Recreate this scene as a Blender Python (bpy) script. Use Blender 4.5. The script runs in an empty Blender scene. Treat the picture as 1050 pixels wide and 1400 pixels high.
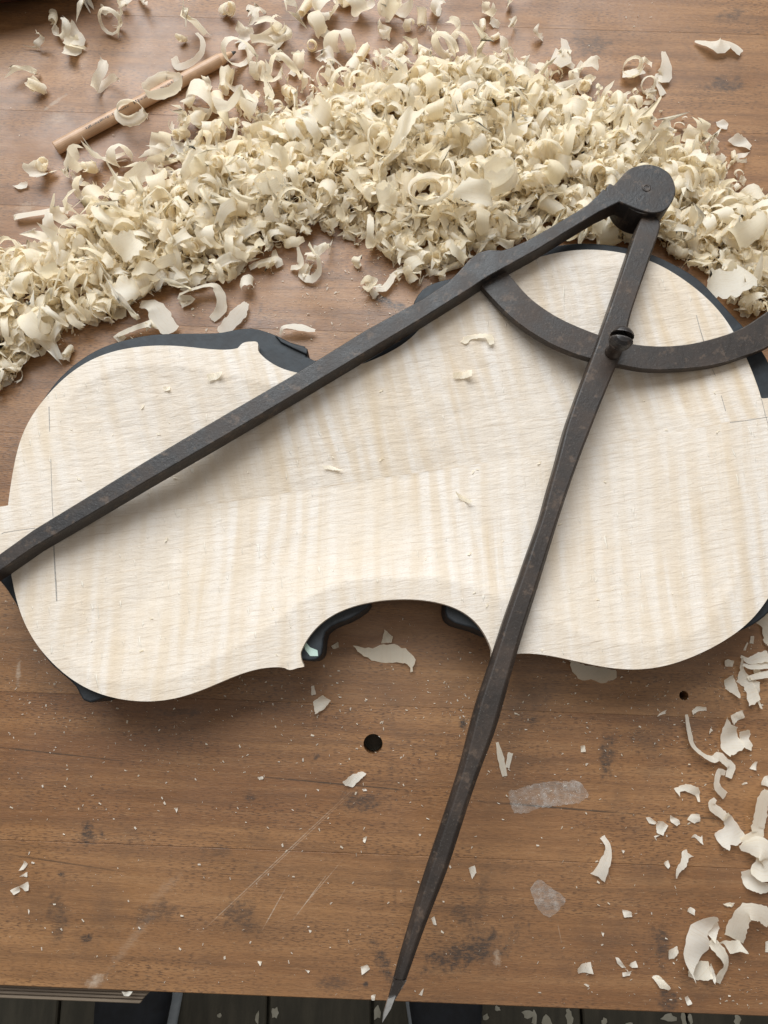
import bpy, bmesh, math, random
import numpy as np
from mathutils import Vector, Matrix, noise
from mathutils.geometry import delaunay_2d_cdt

rng = random.Random(7)
nrg = np.random.default_rng(11)
S = bpy.context.scene
COL = S.collection
R = math.radians

# ------------------------------------------------------------------ camera, world, light, exposure
F_PX, W_PX, H_PX = 1030.0, 1050.0, 1400.0
CAM_H, TILT = 0.370, R(12)
cam_d = bpy.data.cameras.new('camera')
cam_d.sensor_fit = 'VERTICAL'
cam_d.sensor_height = 24.0
cam_d.lens = 24.0 * F_PX / H_PX
cam_d.clip_start = 0.01
cam_d.clip_end = 50
cam = bpy.data.objects.new('camera', cam_d)
COL.objects.link(cam)
cam.location = (0, 0, CAM_H)
cam.rotation_euler = (TILT, 0, 0)
S.camera = cam

world = bpy.data.worlds.new('World')
S.world = world
world.use_nodes = True
bg = world.node_tree.nodes['Background']
bg.inputs['Color'].default_value = (1.0, 0.96, 0.90, 1)
bg.inputs['Strength'].default_value = 0.25


def area_light(name, loc, target, sx, sy, power, color):
    l = bpy.data.lights.new(name, 'AREA')
    l.shape = 'RECTANGLE'
    l.size, l.size_y = sx, sy
    l.energy = power
    l.color = color
    o = bpy.data.objects.new(name, l)
    COL.objects.link(o)
    o.location = loc
    o.rotation_euler = (Vector(target) - Vector(loc)).to_track_quat('-Z', 'Y').to_euler()
    return o


area_light('window_light', (-0.35, 1.55, 1.60), (0, 0.1, 0), 2.1, 1.5, 88, (0.92, 0.97, 1.0))
area_light('ceiling_bounce_fill', (0.2, -0.25, 2.2), (0, 0, 0), 2.4, 2.4, 7.5, (1.0, 0.94, 0.86))  # added fill standing in for warm bounce off the ceiling

S.view_settings.view_transform = 'Standard'
S.view_settings.look = 'None'
S.view_settings.gamma = 1
S.view_settings.use_curve_mapping = False
S.view_settings.exposure = 0.0
S.render.engine = 'CYCLES'
S.cycles.max_bounces = 10
S.cycles.diffuse_bounces = 6
S.cycles.transmission_bounces = 8
S.cycles.transparent_max_bounces = 8


# ------------------------------------------------------------------ helpers
def U(u, v, z=0.0):
    """the place on the level z that the photograph shows at (u, v)"""
    x = (u - W_PX / 2) / F_PX
    y = (H_PX / 2 - v) / F_PX
    c, s = math.cos(TILT), math.sin(TILT)
    dy, dz = y * c + s, y * s - c
    t = (z - CAM_H) / dz
    return Vector((x * t, dy * t, z))


def tag(o, label=None, cat=None, group=None, kind=None):
    if label: o['label'] = label
    if cat: o['category'] = cat
    if group: o['group'] = group
    if kind: o['kind'] = kind
    return o


def empty(name, loc=(0, 0, 0)):
    o = bpy.data.objects.new(name, None)
    o.empty_display_size = 0.02
    o.location = loc
    COL.objects.link(o)
    return o


def link_mesh(name, me, mat, parent=None, smooth=True, loc=None):
    o = bpy.data.objects.new(name, me)
    COL.objects.link(o)
    if mat is not None and not me.materials:
        me.materials.append(mat)
    if smooth:
        me.polygons.foreach_set('use_smooth', [True] * len(me.polygons))
    if loc is not None:
        o.location = loc
    if parent is not None:
        o.parent = parent
        # meshes of parts are written in scene coordinates: undo the parent's place
        if loc is None:
            o.matrix_parent_inverse = Matrix.Translation(-Vector(parent.location))
    return o


def mesh_from(name, verts, faces):
    me = bpy.data.meshes.new(name)
    me.from_pydata([tuple(v) for v in verts], [], faces)
    me.update()
    return me


def bm_mesh(name, bm):
    me = bpy.data.meshes.new(name)
    bmesh.ops.recalc_face_normals(bm, faces=bm.faces)
    bm.to_mesh(me)
    bm.free()
    return me


def bevel_mod(o, w, seg=2, ang=35):
    m = o.modifiers.new('bevel', 'BEVEL')
    m.width = w
    m.segments = seg
    m.limit_method = 'ANGLE'
    m.angle_limit = R(ang)
    m.harden_normals = False
    return m


def catmull(pts, n, closed=True):
    """smooth curve through 2-D/3-D points, n samples a span"""
    P = [np.array(p, float) for p in pts]
    m = len(P)
    out = []
    spans = m if closed else m - 1
    for i in range(spans):
        if closed:
            p0, p1, p2, p3 = P[(i - 1) % m], P[i], P[(i + 1) % m], P[(i + 2) % m]
        else:
            p1, p2 = P[i], P[i + 1]
            p0 = P[i - 1] if i > 0 else 2 * p1 - p2
            p3 = P[i + 2] if i + 2 < m else 2 * p2 - p1
        # centripetal parametrisation
        def tj(ti, a, b):
            return ti + max(np.linalg.norm(b - a), 1e-9) ** 0.5
        t0 = 0.0
        t1 = tj(t0, p0, p1); t2 = tj(t1, p1, p2); t3 = tj(t2, p2, p3)
        for k in range(n):
            t = t1 + (t2 - t1) * k / n
            a1 = (t1 - t) / (t1 - t0) * p0 + (t - t0) / (t1 - t0) * p1
            a2 = (t2 - t) / (t2 - t1) * p1 + (t - t1) / (t2 - t1) * p2
            a3 = (t3 - t) / (t3 - t2) * p2 + (t - t2) / (t3 - t2) * p3
            b1 = (t2 - t) / (t2 - t0) * a1 + (t - t0) / (t2 - t0) * a2
            b2 = (t3 - t) / (t3 - t1) * a2 + (t - t1) / (t3 - t1) * a3
            out.append((t2 - t) / (t2 - t1) * b1 + (t - t1) / (t2 - t1) * b2)
    if not closed:
        out.append(P[-1])
    return out


def resample(poly, step):
    P = np.array(poly, float)
    Q = np.vstack([P, P[:1]])
    seg = np.linalg.norm(np.diff(Q, axis=0), axis=1)
    s = np.concatenate([[0], np.cumsum(seg)])
    n = max(8, int(round(s[-1] / step)))
    t = np.linspace(0, s[-1], n, endpoint=False)
    return np.stack([np.interp(t, s, Q[:, k]) for k in range(Q.shape[1])], 1)


def inside(poly, X, Y):
    poly = np.asarray(poly)
    c = np.zeros(np.shape(X), bool)
    n = len(poly)
    for i in range(n):
        x1, y1 = poly[i]
        x2, y2 = poly[(i + 1) % n]
        if y1 == y2:
            continue
        hit = ((y1 > Y) != (y2 > Y)) & (X < (x2 - x1) * (Y - y1) / (y2 - y1) + x1)
        c ^= hit
    return c


def dist_to(poly, X, Y):
    poly = np.asarray(poly)
    d = np.full(np.shape(X), 1e9)
    n = len(poly)
    for i in range(n):
        a = poly[i]; b = poly[(i + 1) % n]
        ab = b - a
        L = float(ab @ ab) + 1e-18
        t = np.clip(((X - a[0]) * ab[0] + (Y - a[1]) * ab[1]) / L, 0, 1)
        d = np.minimum(d, np.hypot(X - a[0] - t * ab[0], Y - a[1] - t * ab[1]))
    return d


def px_poly(pts, z, n=6, smooth=True):
    W = [U(p[0], p[1], z)[:2] for p in pts]
    return np.array(catmull(W, n)) if smooth else np.array(W)


def cdt_fill(outline, extra=(), loops=()):
    """triangles inside a closed outline; loops are further constraint curves"""
    verts, edges = [], []
    def add(loop):
        b = len(verts)
        m = len(loop)
        for p in loop: verts.append(Vector((float(p[0]), float(p[1]))))
        for i in range(m): edges.append((b + i, b + (i + 1) % m))
    add(outline)
    for l in loops: add(l)
    for p in extra: verts.append(Vector((float(p[0]), float(p[1]))))
    v, e, f, *_ = delaunay_2d_cdt(verts, edges, [], 1, 1e-7)
    V = np.array([(p.x, p.y) for p in v])
    T = np.array([t for t in f if len(t) == 3])
    return V, T


def slab(name, outline, ztop, zbot, mat, parent, bev=0.0, seg=2, holes=()):
    """upright slab with the given plan; ztop may be a function of x, y"""
    V, T = cdt_fill(outline, loops=holes)
    if len(holes):
        cen = V[T].mean(1)
        keep = np.ones(len(T), bool)
        for h in holes: keep &= ~inside(h, cen[:, 0], cen[:, 1])
        T = T[keep]
    zt = (lambda x, y: ztop) if not callable(ztop) else ztop
    zb = (lambda x, y: zbot) if not callable(zbot) else zbot
    bm = bmesh.new()
    top = [bm.verts.new((x, y, zt(x, y))) for x, y in V]
    bot = [bm.verts.new((x, y, zb(x, y))) for x, y in V]
    cnt = {}
    for a, b, c in T:
        bm.faces.new((top[a], top[b], top[c]))
        bm.faces.new((bot[c], bot[b], bot[a]))
        for i, j in ((a, b), (b, c), (c, a)):
            cnt[(i, j)] = 1
    for (i, j) in list(cnt):
        if (j, i) not in cnt:
            bm.faces.new((top[j], top[i], bot[i], bot[j]))
    for v in [v for v in bm.verts if not v.link_faces]: bm.verts.remove(v)
    # fuse the flat caps into few faces so that a bevel sees only the rim
    bmesh.ops.recalc_face_normals(bm, faces=bm.faces)
    if not callable(ztop) and not callable(zbot) and not len(holes):
        bmesh.ops.dissolve_limit(bm, angle_limit=R(1), verts=bm.verts, edges=[e for e in bm.edges if e.calc_length() > 0 and len(e.link_faces) == 2 and abs(e.link_faces[0].normal.z) > .99 and abs(e.link_faces[1].normal.z) > .99])
    me = bm_mesh(name, bm)
    o = link_mesh(name, me, mat, parent, smooth=True)
    if bev: bevel_mod(o, bev, seg)
    me.polygons.foreach_set('use_smooth', [True] * len(me.polygons))
    m = o.modifiers.new('weighted', 'WEIGHTED_NORMAL')
    m.keep_sharp = True
    return o


def lathe(profile, n=28, axis_m=None):
    """profile of (radius, height); returns a bmesh"""
    bm = bmesh.new()
    rings = []
    for r, h in profile:
        if r < 1e-7:
            rings.append([bm.verts.new((0, 0, h))])
        else:
            rings.append([bm.verts.new((r * math.cos(2 * math.pi * k / n), r * math.sin(2 * math.pi * k / n), h)) for k in range(n)])
    for a, b in zip(rings[:-1], rings[1:]):
        for k in range(n):
            k2 = (k + 1) % n
            if len(a) == 1 and len(b) == 1: continue
            if len(a) == 1: bm.faces.new((a[0], b[k2], b[k]))
            elif len(b) == 1: bm.faces.new((a[k], a[k2], b[0]))
            else: bm.faces.new((a[k], a[k2], b[k2], b[k]))
    if axis_m is not None: bm.transform(axis_m)
    return bm


# ------------------------------------------------------------------ materials
class NT:
    def __init__(self, name):
        self.m = bpy.data.materials.new(name)
        self.m.use_nodes = True
        self.t = self.m.node_tree
        self.t.nodes.clear()
        self.out = self.n('ShaderNodeOutputMaterial')

    def n(self, typ, **kw):
        nd = self.t.nodes.new(typ)
        for k, v in kw.items():
            if k.startswith('i_'):
                key = k[2:].replace('_', ' ')
                self.set(nd.inputs[key], v)
            else:
                setattr(nd, k, v)
        return nd

    def set(self, sock, v):
        if isinstance(v, bpy.types.NodeSocket): self.t.links.new(v, sock)
        else: sock.default_value = v

    def math(self, op, a, b=None, clamp=False):
        nd = self.n('ShaderNodeMath', operation=op, use_clamp=clamp)
        self.set(nd.inputs[0], a)
        if b is not None: self.set(nd.inputs[1], b)
        return nd.outputs[0]

    def coord(self, kind='Object'):
        return self.n('ShaderNodeTexCoord').outputs[kind]

    def mapping(self, vec, loc=(0, 0, 0), rot=(0, 0, 0), scale=(1, 1, 1), typ='POINT'):
        nd = self.n('ShaderNodeMapping', vector_type=typ)
        self.set(nd.inputs['Vector'], vec)
        nd.inputs['Location'].default_value = loc
        nd.inputs['Rotation'].default_value = rot
        nd.inputs['Scale'].default_value = scale
        return nd.outputs[0]

    def noise(self, vec, scale, detail=3, rough=0.55, dist=0.0):
        nd = self.n('ShaderNodeTexNoise')
        self.set(nd.inputs['Vector'], vec)
        nd.inputs['Scale'].default_value = scale
        nd.inputs['Detail'].default_value = detail
        nd.inputs['Roughness'].default_value = rough
        nd.inputs['Distortion'].default_value = dist
        return nd.outputs['Fac']

    def ramp(self, fac, a, b, c0=0.0, c1=1.0):
        nd = self.n('ShaderNodeMapRange', interpolation_type='SMOOTHSTEP')
        self.set(nd.inputs['Value'], fac)
        nd.inputs['From Min'].default_value = a
        nd.inputs['From Max'].default_value = b
        nd.inputs['To Min'].default_value = c0
        nd.inputs['To Max'].default_value = c1
        return nd.outputs[0]

    def mix(self, fac, a, b, blend='MIX'):
        nd = self.n('ShaderNodeMix', data_type='RGBA', blend_type=blend)
        self.set(nd.inputs['Factor'], fac)
        for key, v in (('A', a), ('B', b)):
            s = [i for i in nd.inputs if i.name == key and i.type == 'RGBA'][0]
            if isinstance(v, tuple) and len(v) == 3: v = v + (1,)
            self.set(s, v)
        return [o for o in nd.outputs if o.type == 'RGBA'][0]

    def bump(self, height, strength, dist, normal=None):
        nd = self.n('ShaderNodeBump')
        self.set(nd.inputs['Height'], height)
        nd.inputs['Strength'].default_value = strength
        nd.inputs['Distance'].default_value = dist
        if normal is not None: self.set(nd.inputs['Normal'], normal)
        return nd.outputs[0]

    def principled(self, color, rough=0.5, normal=None, metallic=0.0, spec=0.5, finish=True):
        nd = self.n('ShaderNodeBsdfPrincipled')
        if isinstance(color, tuple) and len(color) == 3: color = color + (1,)
        self.set(nd.inputs['Base Color'], color)
        self.set(nd.inputs['Roughness'], rough)
        self.set(nd.inputs['Metallic'], metallic)
        self.set(nd.inputs['Specular IOR Level'], spec)
        if normal is not None: self.set(nd.inputs['Normal'], normal)
        if finish: self.t.links.new(nd.outputs[0], self.out.inputs['Surface'])
        return nd

    def ellipse(self, vec, cx, cy, rx, ry, rot, wob=None, soft=0.5):
        """soft-edged elliptical spot: 1 inside, 0 outside"""
        m = self.mapping(vec, loc=(cx, cy, 0), rot=(0, 0, rot), scale=(rx, ry, 1), typ='TEXTURE')
        s = self.n('ShaderNodeSeparateXYZ'); self.set(s.inputs[0], m)
        d = self.math('SQRT', self.math('ADD', self.math('MULTIPLY', s.outputs[0], s.outputs[0]), self.math('MULTIPLY', s.outputs[1], s.outputs[1])))
        if wob is not None: d = self.math('ADD', d, wob)
        return self.ramp(d, 1.0, 1.0 - soft, 0.0, 1.0)


BENCH_ROT = R(-2.3)


def bench_material():
    t = NT('oiled_beech')
    geo = t.n('ShaderNodeNewGeometry').outputs['Position']
    P = t.mapping(geo, rot=(0, 0, -BENCH_ROT))
    rnd = t.n('ShaderNodeObjectInfo').outputs['Random']
    off = t.n('ShaderNodeCombineXYZ')
    t.set(off.inputs[0], t.math('MULTIPLY', rnd, 7.0)); t.set(off.inputs[1], t.math('MULTIPLY', rnd, 3.0))
    add = t.n('ShaderNodeVectorMath', operation='ADD'); t.set(add.inputs[0], P); t.set(add.inputs[1], off.outputs[0])
    V = add.outputs[0]
    broad = t.noise(t.mapping(V, scale=(3, 26, 3)), 1.0, 4, 0.6, 0.6)
    streak = t.noise(t.mapping(V, scale=(9, 190, 9)), 1.0, 5, 0.65, 0.4)
    fleck = t.noise(t.mapping(V, scale=(380, 2000, 50)), 1.0, 2, 0.5)
    fleck2 = t.noise(t.mapping(V, scale=(140, 1200, 20)), 1.0, 4, 0.65)
    grime = t.noise(P, 22, 6, 0.68)
    c = t.mix(t.ramp(broad, .3, .72), (0.178, 0.076, 0.028), (0.300, 0.147, 0.058))
    c = t.mix(t.ramp(streak, .42, .72, 0, .65), c, (0.112, 0.052, 0.023))
    c = t.mix(t.ramp(streak, .5, .25, 0, .35), c, (0.32, 0.185, 0.09))
    c = t.mix(t.math('MULTIPLY', t.ramp(fleck, .50, .64, 0, .85), t.ramp(t.noise(t.mapping(V, scale=(14, 60, 10)), 1, 3), .35, .65, .25, 1)), c, (0.070, 0.031, 0.014))
    c = t.mix(t.ramp(fleck2, .50, .72, 0, .5), c, (0.10, 0.048, 0.021))
    c = t.mix(t.ramp(fleck2, .45, .25, 0, .4), c, (0.36, 0.215, 0.11))
    c = t.mix(t.math('MULTIPLY', rnd, 0.18), c, (0.28, 0.16, 0.075))
    c = t.mix(t.ramp(grime, .50, .72, 0, .45), c, (0.080, 0.046, 0.028))
    wob = t.math('MULTIPLY', t.math('SUBTRACT', t.noise(P, 160, 4, 0.65), 0.5), 1.7)
    wob2 = t.math('MULTIPLY', t.math('SUBTRACT', t.noise(P, 420, 4, 0.65), 0.5), 1.2)
    # dark stains with shapes of their own (photo place, half sizes in mm, turn, depth)
    dark = [(640, 1300, 19, 5, 18, .62), (632, 1256, 3, 8, 24, .4), (522, 1312, 2.4, 9, 22, .62),
            (492, 1097, 9, 4.5, 0, .5), (122, 1140, 5, 3.5, 0, .62), (300, 1165, 8, 3, 8, .3),
            (118, 1283, 2.8, 1.6, 5, .7), (330, 1250, 8, 6, -30, .45), (80, 1250, 4, 11, 4, .36),
            (210, 1250, 10, 4, 18, .38), (455, 1345, 6, 3, 0, .4), (915, 1365, 5, 4, 0, .55),
            (905, 1290, 3, 9, 5, .5), (830, 1035, 3.5, 9, -5, .55), (632, 989, 2.2, 2.2, 0, .7),
            (433, 1036, 1.8, 2.0, 0, .6), (342, 1090, 2.2, 1.5, 0, .6), (990, 115, 9, 5, 0, .5),
            (810, 62, 9, 7, 0, .42), (950, 180, 11, 4, 15, .35), (730, 985, 3, 2, 0, .4),
            (250, 975, 7, 2, 0, .35), (530, 412, 12, 2.2, -25, .7), (82, 1195, 1.7, 1.2, 0, .75),
            (500, 1345, 1.2, 1.0, 0, .8), (655, 1240, 16, 3, 75, .25), (1000, 20, 8, 3, 20, .4)]
    patch = t.ramp(t.noise(t.mapping(P, scale=(1, 2.2, 1)), 330, 5, .72), .36, .60)
    wobd = t.math('ADD', t.math('MULTIPLY', wob, 1.5), t.math('MULTIPLY', wob2, .8))
    for (u, v, rx, ry, a, k) in dark:
        p = U(u, v)
        m = t.ellipse(geo, p.x, p.y, rx * 1.45 / 1000, ry * 1.45 / 1000, R(a), wobd, 0.75)
        m = t.math('MULTIPLY', m, t.math('ADD', .25, t.math('MULTIPLY', patch, .85)), True)
        c = t.mix(t.math('MULTIPLY', m, min(.95, k * 1.45)), c, (0.038, 0.026, 0.020))
    # rubbed and scratched pale marks
    pale = [(375, 1180, 62, .30, 42, .45), (398, 1162, 46, .22, 42, .4), (425, 1225, 15, .30, 52, .6),
            (375, 1242, 12, .35, 60, .6), (435, 1215, 20, .22, 48, .5), (180, 1285, 20, 3, 52, .12),
            (130, 1342, 6, 3, 30, .5), (225, 1215, 12, 3, 40, .10), (75, 140, 11, 1.6, 42, .4),
            (80, 160, 7, 5, 0, .22), (35, 285, 8, 5, 30, .3), (25, 920, 1.6, 8, 4, .4),
            (680, 1310, 2, 5, 5, .35), (830, 1190, 8, .25, -72, .4), (765, 1275, 5, .25, -80, .35)]
    for (u, v, rx, ry, a, k) in pale:
        p = U(u, v)
        m = t.ellipse(geo, p.x, p.y, rx / 1000, ry / 1000, R(a), t.math('MULTIPLY', wob2, 1.6) if ry > 1 else wob2, 0.8)
        m = t.math('MULTIPLY', m, t.math('SUBTRACT', 1.0, t.math('MULTIPLY', patch, .5)))
        c = t.mix(t.math('MULTIPLY', m, min(.9, k * 1.5)), c, (0.42, 0.33, 0.25))
    # long grain cracks
    for (u, v, L, a, k) in [(465, 1072, 62, -5.0, .8), (770, 1105, 52, -4.5, .8), (75, 1030, 45, -6, .7), (90, 1180, 40, -8, .6), (960, 1118, 30, -5, .6), (60, 690, 20, 0, .3)]:
        p = U(u, v)
        m = t.ellipse(geo, p.x, p.y, L / 1000, .00055, R(a), t.math('MULTIPLY', wob, .8), 0.8)
        c = t.mix(t.math('MULTIPLY', m, k), c, (0.03, 0.018, 0.010))
    dust = t.noise(P, 900, 2, 0.6)
    c = t.mix(t.ramp(dust, .66, .78, 0, .35), c, (0.45, 0.36, 0.26))
    h = t.math('ADD', t.math('MULTIPLY', streak, .6), t.math('MULTIPLY', fleck, .5))
    nrm = t.bump(h, .35, .0006)
    rough = t.ramp(t.noise(P, 30, 4), .3, .7, .36, .56)
    t.principled(c, rough, nrm, spec=.5)
    return t.m


def maple_material(a0, ang):
    """flamed maple; a0 a point of the seam, ang the seam's direction"""
    t = NT('flamed_maple')
    geo = t.n('ShaderNodeNewGeometry').outputs['Position']
    P = t.mapping(geo, loc=(a0.x, a0.y, 0), rot=(0, 0, ang), typ='TEXTURE')
    sp = t.n('ShaderNodeSeparateXYZ'); t.set(sp.inputs[0], P)
    up = t.ramp(sp.outputs[1], -.0002, .0002)
    def flame(rot, seed):
        A = t.mapping(P, loc=(seed, seed * 2, 0), rot=(0, 0, R(rot)))
        A = t.mapping(A, scale=(115, 6, 2))
        nz = t.noise(A, 1.0, 3.0, 0.6, 0.45)
        B = t.n('ShaderNodeSeparateXYZ'); t.set(B.inputs[0], t.mapping(t.mapping(P, loc=(seed, seed * 2, 0), rot=(0, 0, R(rot))), scale=(1, 1, 1)))
        ph = t.math('ADD', t.math('MULTIPLY', B.outputs[0], 2 * math.pi / .0082), t.math('MULTIPLY', t.noise(t.mapping(P, loc=(seed, 0, 0), scale=(22, 9, 1)), 1, 2), 16.0))
        sn = t.math('ADD', .5, t.math('MULTIPLY', t.math('SINE', ph), .16))
        return t.math('ADD', t.math('MULTIPLY', nz, .62), t.math('MULTIPLY', sn, .38))
    fl = t.mix(up, t.n('ShaderNodeCombineColor', i_Red=flame(8, .31)).outputs[0], t.n('ShaderNodeCombineColor', i_Red=flame(-5, 1.77)).outputs[0])
    sx = t.n('ShaderNodeSeparateColor'); t.set(sx.inputs[0], fl)
    f = sx.outputs[0]
    fade = t.ramp(t.noise(t.mapping(P, loc=(.3, .1, 0)), 13, 3, .55), .36, .60)
    f = t.math('ADD', .46, t.math('MULTIPLY', t.math('SUBTRACT', f, .46), t.math('ADD', .35, t.math('MULTIPLY', fade, .75))))
    # growth lines along the plate, rippled by the figure
    rip = t.math('MULTIPLY', t.math('SUBTRACT', f, .5), .0045)
    yy = t.math('ADD', sp.outputs[1], rip)
    low = t.math('MULTIPLY', t.math('SUBTRACT', t.noise(t.mapping(P, scale=(6, 14, 1)), 1, 2), .5), .012)
    yy = t.math('ADD', yy, low)
    line = t.math('ABSOLUTE', t.math('SINE', t.math('MULTIPLY', yy, math.pi / .0036)))
    line = t.math('SUBTRACT', 1.0, t.ramp(line, 0.0, .30))
    brk = t.noise(t.mapping(P, scale=(60, 260, 1)), 1, 3)
    line = t.math('MULTIPLY', line, t.ramp(brk, .35, .65))
    fine = t.noise(t.mapping(P, scale=(120, 1400, 20)), 1, 3, .6)
    pores = t.noise(t.mapping(P, scale=(900, 2600, 50)), 1, 2, .6)
    c = t.mix(t.ramp(f, .38, .58), (0.670, 0.608, 0.545), (0.605, 0.508, 0.402))
    c = t.mix(t.ramp(f, .55, .70, 0, .7), c, (0.55, 0.425, 0.285))
    c = t.mix(t.math('MULTIPLY', line, .50), c, (0.45, 0.35, 0.265))
    c = t.mix(t.ramp(fine, .5, .75, 0, .30), c, (0.55, 0.43, 0.30))
    c = t.mix(t.ramp(pores, .58, .75, 0, .28), c, (0.50, 0.38, 0.27))
    blot = t.noise(P, 18, 3)
    c = t.mix(t.ramp(blot, .48, .75, 0, .40), c, (0.60, 0.49, 0.36))
    spk = t.noise(t.mapping(P, scale=(1300, 1500, 50)), 1, 2, .6)
    c = t.mix(t.ramp(spk, .56, .70, 0, .30), c, (0.47, 0.37, 0.28))
    tear = t.noise(t.mapping(P, rot=(0, 0, R(12)), scale=(520, 120, 1)), 1, 2, .55, .3)
    tmask = t.math('MULTIPLY', t.ramp(tear, .64, .74), t.ramp(t.noise(P, 24, 3), .44, .60))
    c = t.mix(t.math('MULTIPLY', tmask, .55), c, (0.75, 0.70, 0.61))
    # seam of the two halves
    seam = t.ramp(t.math('ABSOLUTE', sp.outputs[1]), .00045, .0001)
    c = t.mix(t.math('MULTIPLY', seam, t.ramp(t.noise(P, 40, 3), .4, .6, .0, .28)), c, (0.42, 0.30, 0.19))
    # tool marks: short facets across the grain and small tears
    g1 = t.noise(t.mapping(P, rot=(0, 0, R(25)), scale=(120, 420, 1)), 1, 3, .6, .5)
    g2 = t.noise(t.mapping(P, scale=(700, 160, 1)), 1, 3, .6)
    h = t.math('ADD', t.math('MULTIPLY', g1, .6), t.math('MULTIPLY', g2, .25))
    h = t.math('ADD', h, t.math('MULTIPLY', f, .9))
    h = t.math('ADD', h, t.math('MULTIPLY', tmask, .45))
    nrm = t.bump(h, .55, .0012)
    nrm = t.bump(t.math('ADD', fine, t.math('MULTIPLY', pores, .6)), .22, .0004, nrm)
    t.principled(c, .58, nrm, spec=.32)
    return t.m


def iron_material(name, base, rust, rlo, rhi, metal=.35):
    t = NT(name)
    P = t.n('ShaderNodeNewGeometry').outputs['Position']
    n1 = t.noise(P, 70, 5, .6)
    n2 = t.noise(P, 1100, 4, .65)
    n3 = t.noise(P, 480, 4, .65)
    c = t.mix(t.ramp(n1, .38, .68), base, rust)
    c = t.mix(t.ramp(n2, .60, .74, 0, .55), c, (0.13, 0.112, 0.095))
    c = t.mix(t.ramp(n3, .58, .72, 0, .5), c, (0.022, 0.015, 0.011))
    n4 = t.noise(P, 190, 4, .7)
    c = t.mix(t.ramp(n4, .54, .70, 0, .7), c, (0.100, 0.066, 0.045))
    n5 = t.noise(P, 2200, 3, .7)
    c = t.mix(t.ramp(n5, .62, .74, 0, .4), c, (0.15, 0.13, 0.11))
    bev = t.n('ShaderNodeBevel', samples=6); bev.inputs['Radius'].default_value = .0011
    gn = t.n('ShaderNodeNewGeometry').outputs['Normal']
    dt = t.n('ShaderNodeVectorMath', operation='DOT_PRODUCT'); t.set(dt.inputs[0], bev.outputs[0]); t.set(dt.inputs[1], gn)
    wear = t.math('MULTIPLY', t.ramp(dt.outputs['Value'], .985, .88), t.ramp(n4, .38, .62))
    c = t.mix(t.math('MULTIPLY', wear, .8), c, (0.20, 0.175, 0.155))
    h = t.math('ADD', n3, t.math('MULTIPLY', n2, .8))
    nrm = t.bump(h, .28, .0004)
    t.principled(c, t.ramp(n1, .3, .7, rlo, rhi), nrm, metallic=metal, spec=.42)
    return t.m


def shaving_material():
    t = NT('thin_wood_shaving')
    P = t.n('ShaderNodeNewGeometry').outputs['Position']
    at = t.n('ShaderNodeAttribute', attribute_name='tone').outputs['Fac']
    n1 = t.noise(P, 900, 3, .6)
    c = t.mix(at, (0.91, 0.82, 0.63), (0.97, 0.93, 0.84))
    c = t.mix(t.ramp(n1, .5, .75, 0, .30), c, (0.82, 0.71, 0.53))
    G = t.n('ShaderNodeAttribute', attribute_name='grain').outputs['Vector']
    fib = t.noise(t.mapping(G, scale=(120, 2600, 40)), 1, 3, .65)
    c = t.mix(t.ramp(fib, .50, .72, 0, .38), c, (0.76, 0.62, 0.42))
    rip = t.noise(t.mapping(G, scale=(900, 160, 40)), 1, 2, .5)
    nrm = t.bump(t.math('ADD', fib, t.math('MULTIPLY', rip, .7)), .3, .0003)
    a = t.principled(c, .46, nrm, spec=.4, finish=False)
    b = t.n('ShaderNodeBsdfTranslucent')
    t.set(b.inputs['Color'], t.mix(.5, c, (0.97, 0.84, 0.58)))
    m = t.n('ShaderNodeMixShader'); m.inputs[0].default_value = .52
    t.t.links.new(a.outputs[0], m.inputs[1]); t.t.links.new(b.outputs[0], m.inputs[2])
    t.t.links.new(m.outputs[0], t.out.inputs['Surface'])
    return t.m


def plain(name, c1, c2, scale, rough, bump=.2, bd=.0005, spec=.5, metal=0.0, stretch=(1, 1, 1)):
    t = NT(name)
    P = t.mapping(t.n('ShaderNodeNewGeometry').outputs['Position'], scale=stretch)
    n = t.noise(P, scale, 4, .6)
    c = t.mix(t.ramp(n, .35, .7), c1, c2)
    t.principled(c, rough, t.bump(n, bump, bd), metallic=metal, spec=spec)
    return t.m


def film_material():
    t = NT('dried_glue_film')
    P = t.n('ShaderNodeNewGeometry').outputs['Position']
    n = t.noise(P, 260, 5, .7)
    a = t.principled((0.58, 0.55, 0.51), t.ramp(n, .3, .7, .06, .2), t.bump(n, .8, .0012), spec=.8, finish=False)
    b = t.n('ShaderNodeBsdfTransparent')
    m = t.n('ShaderNodeMixShader'); t.set(m.inputs[0], t.ramp(n, .40, .72, .14, .42))
    t.t.links.new(b.outputs[0], m.inputs[1]); t.t.links.new(a.outputs[0], m.inputs[2])
    t.t.links.new(m.outputs[0], t.out.inputs['Surface'])
    return t.m


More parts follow.
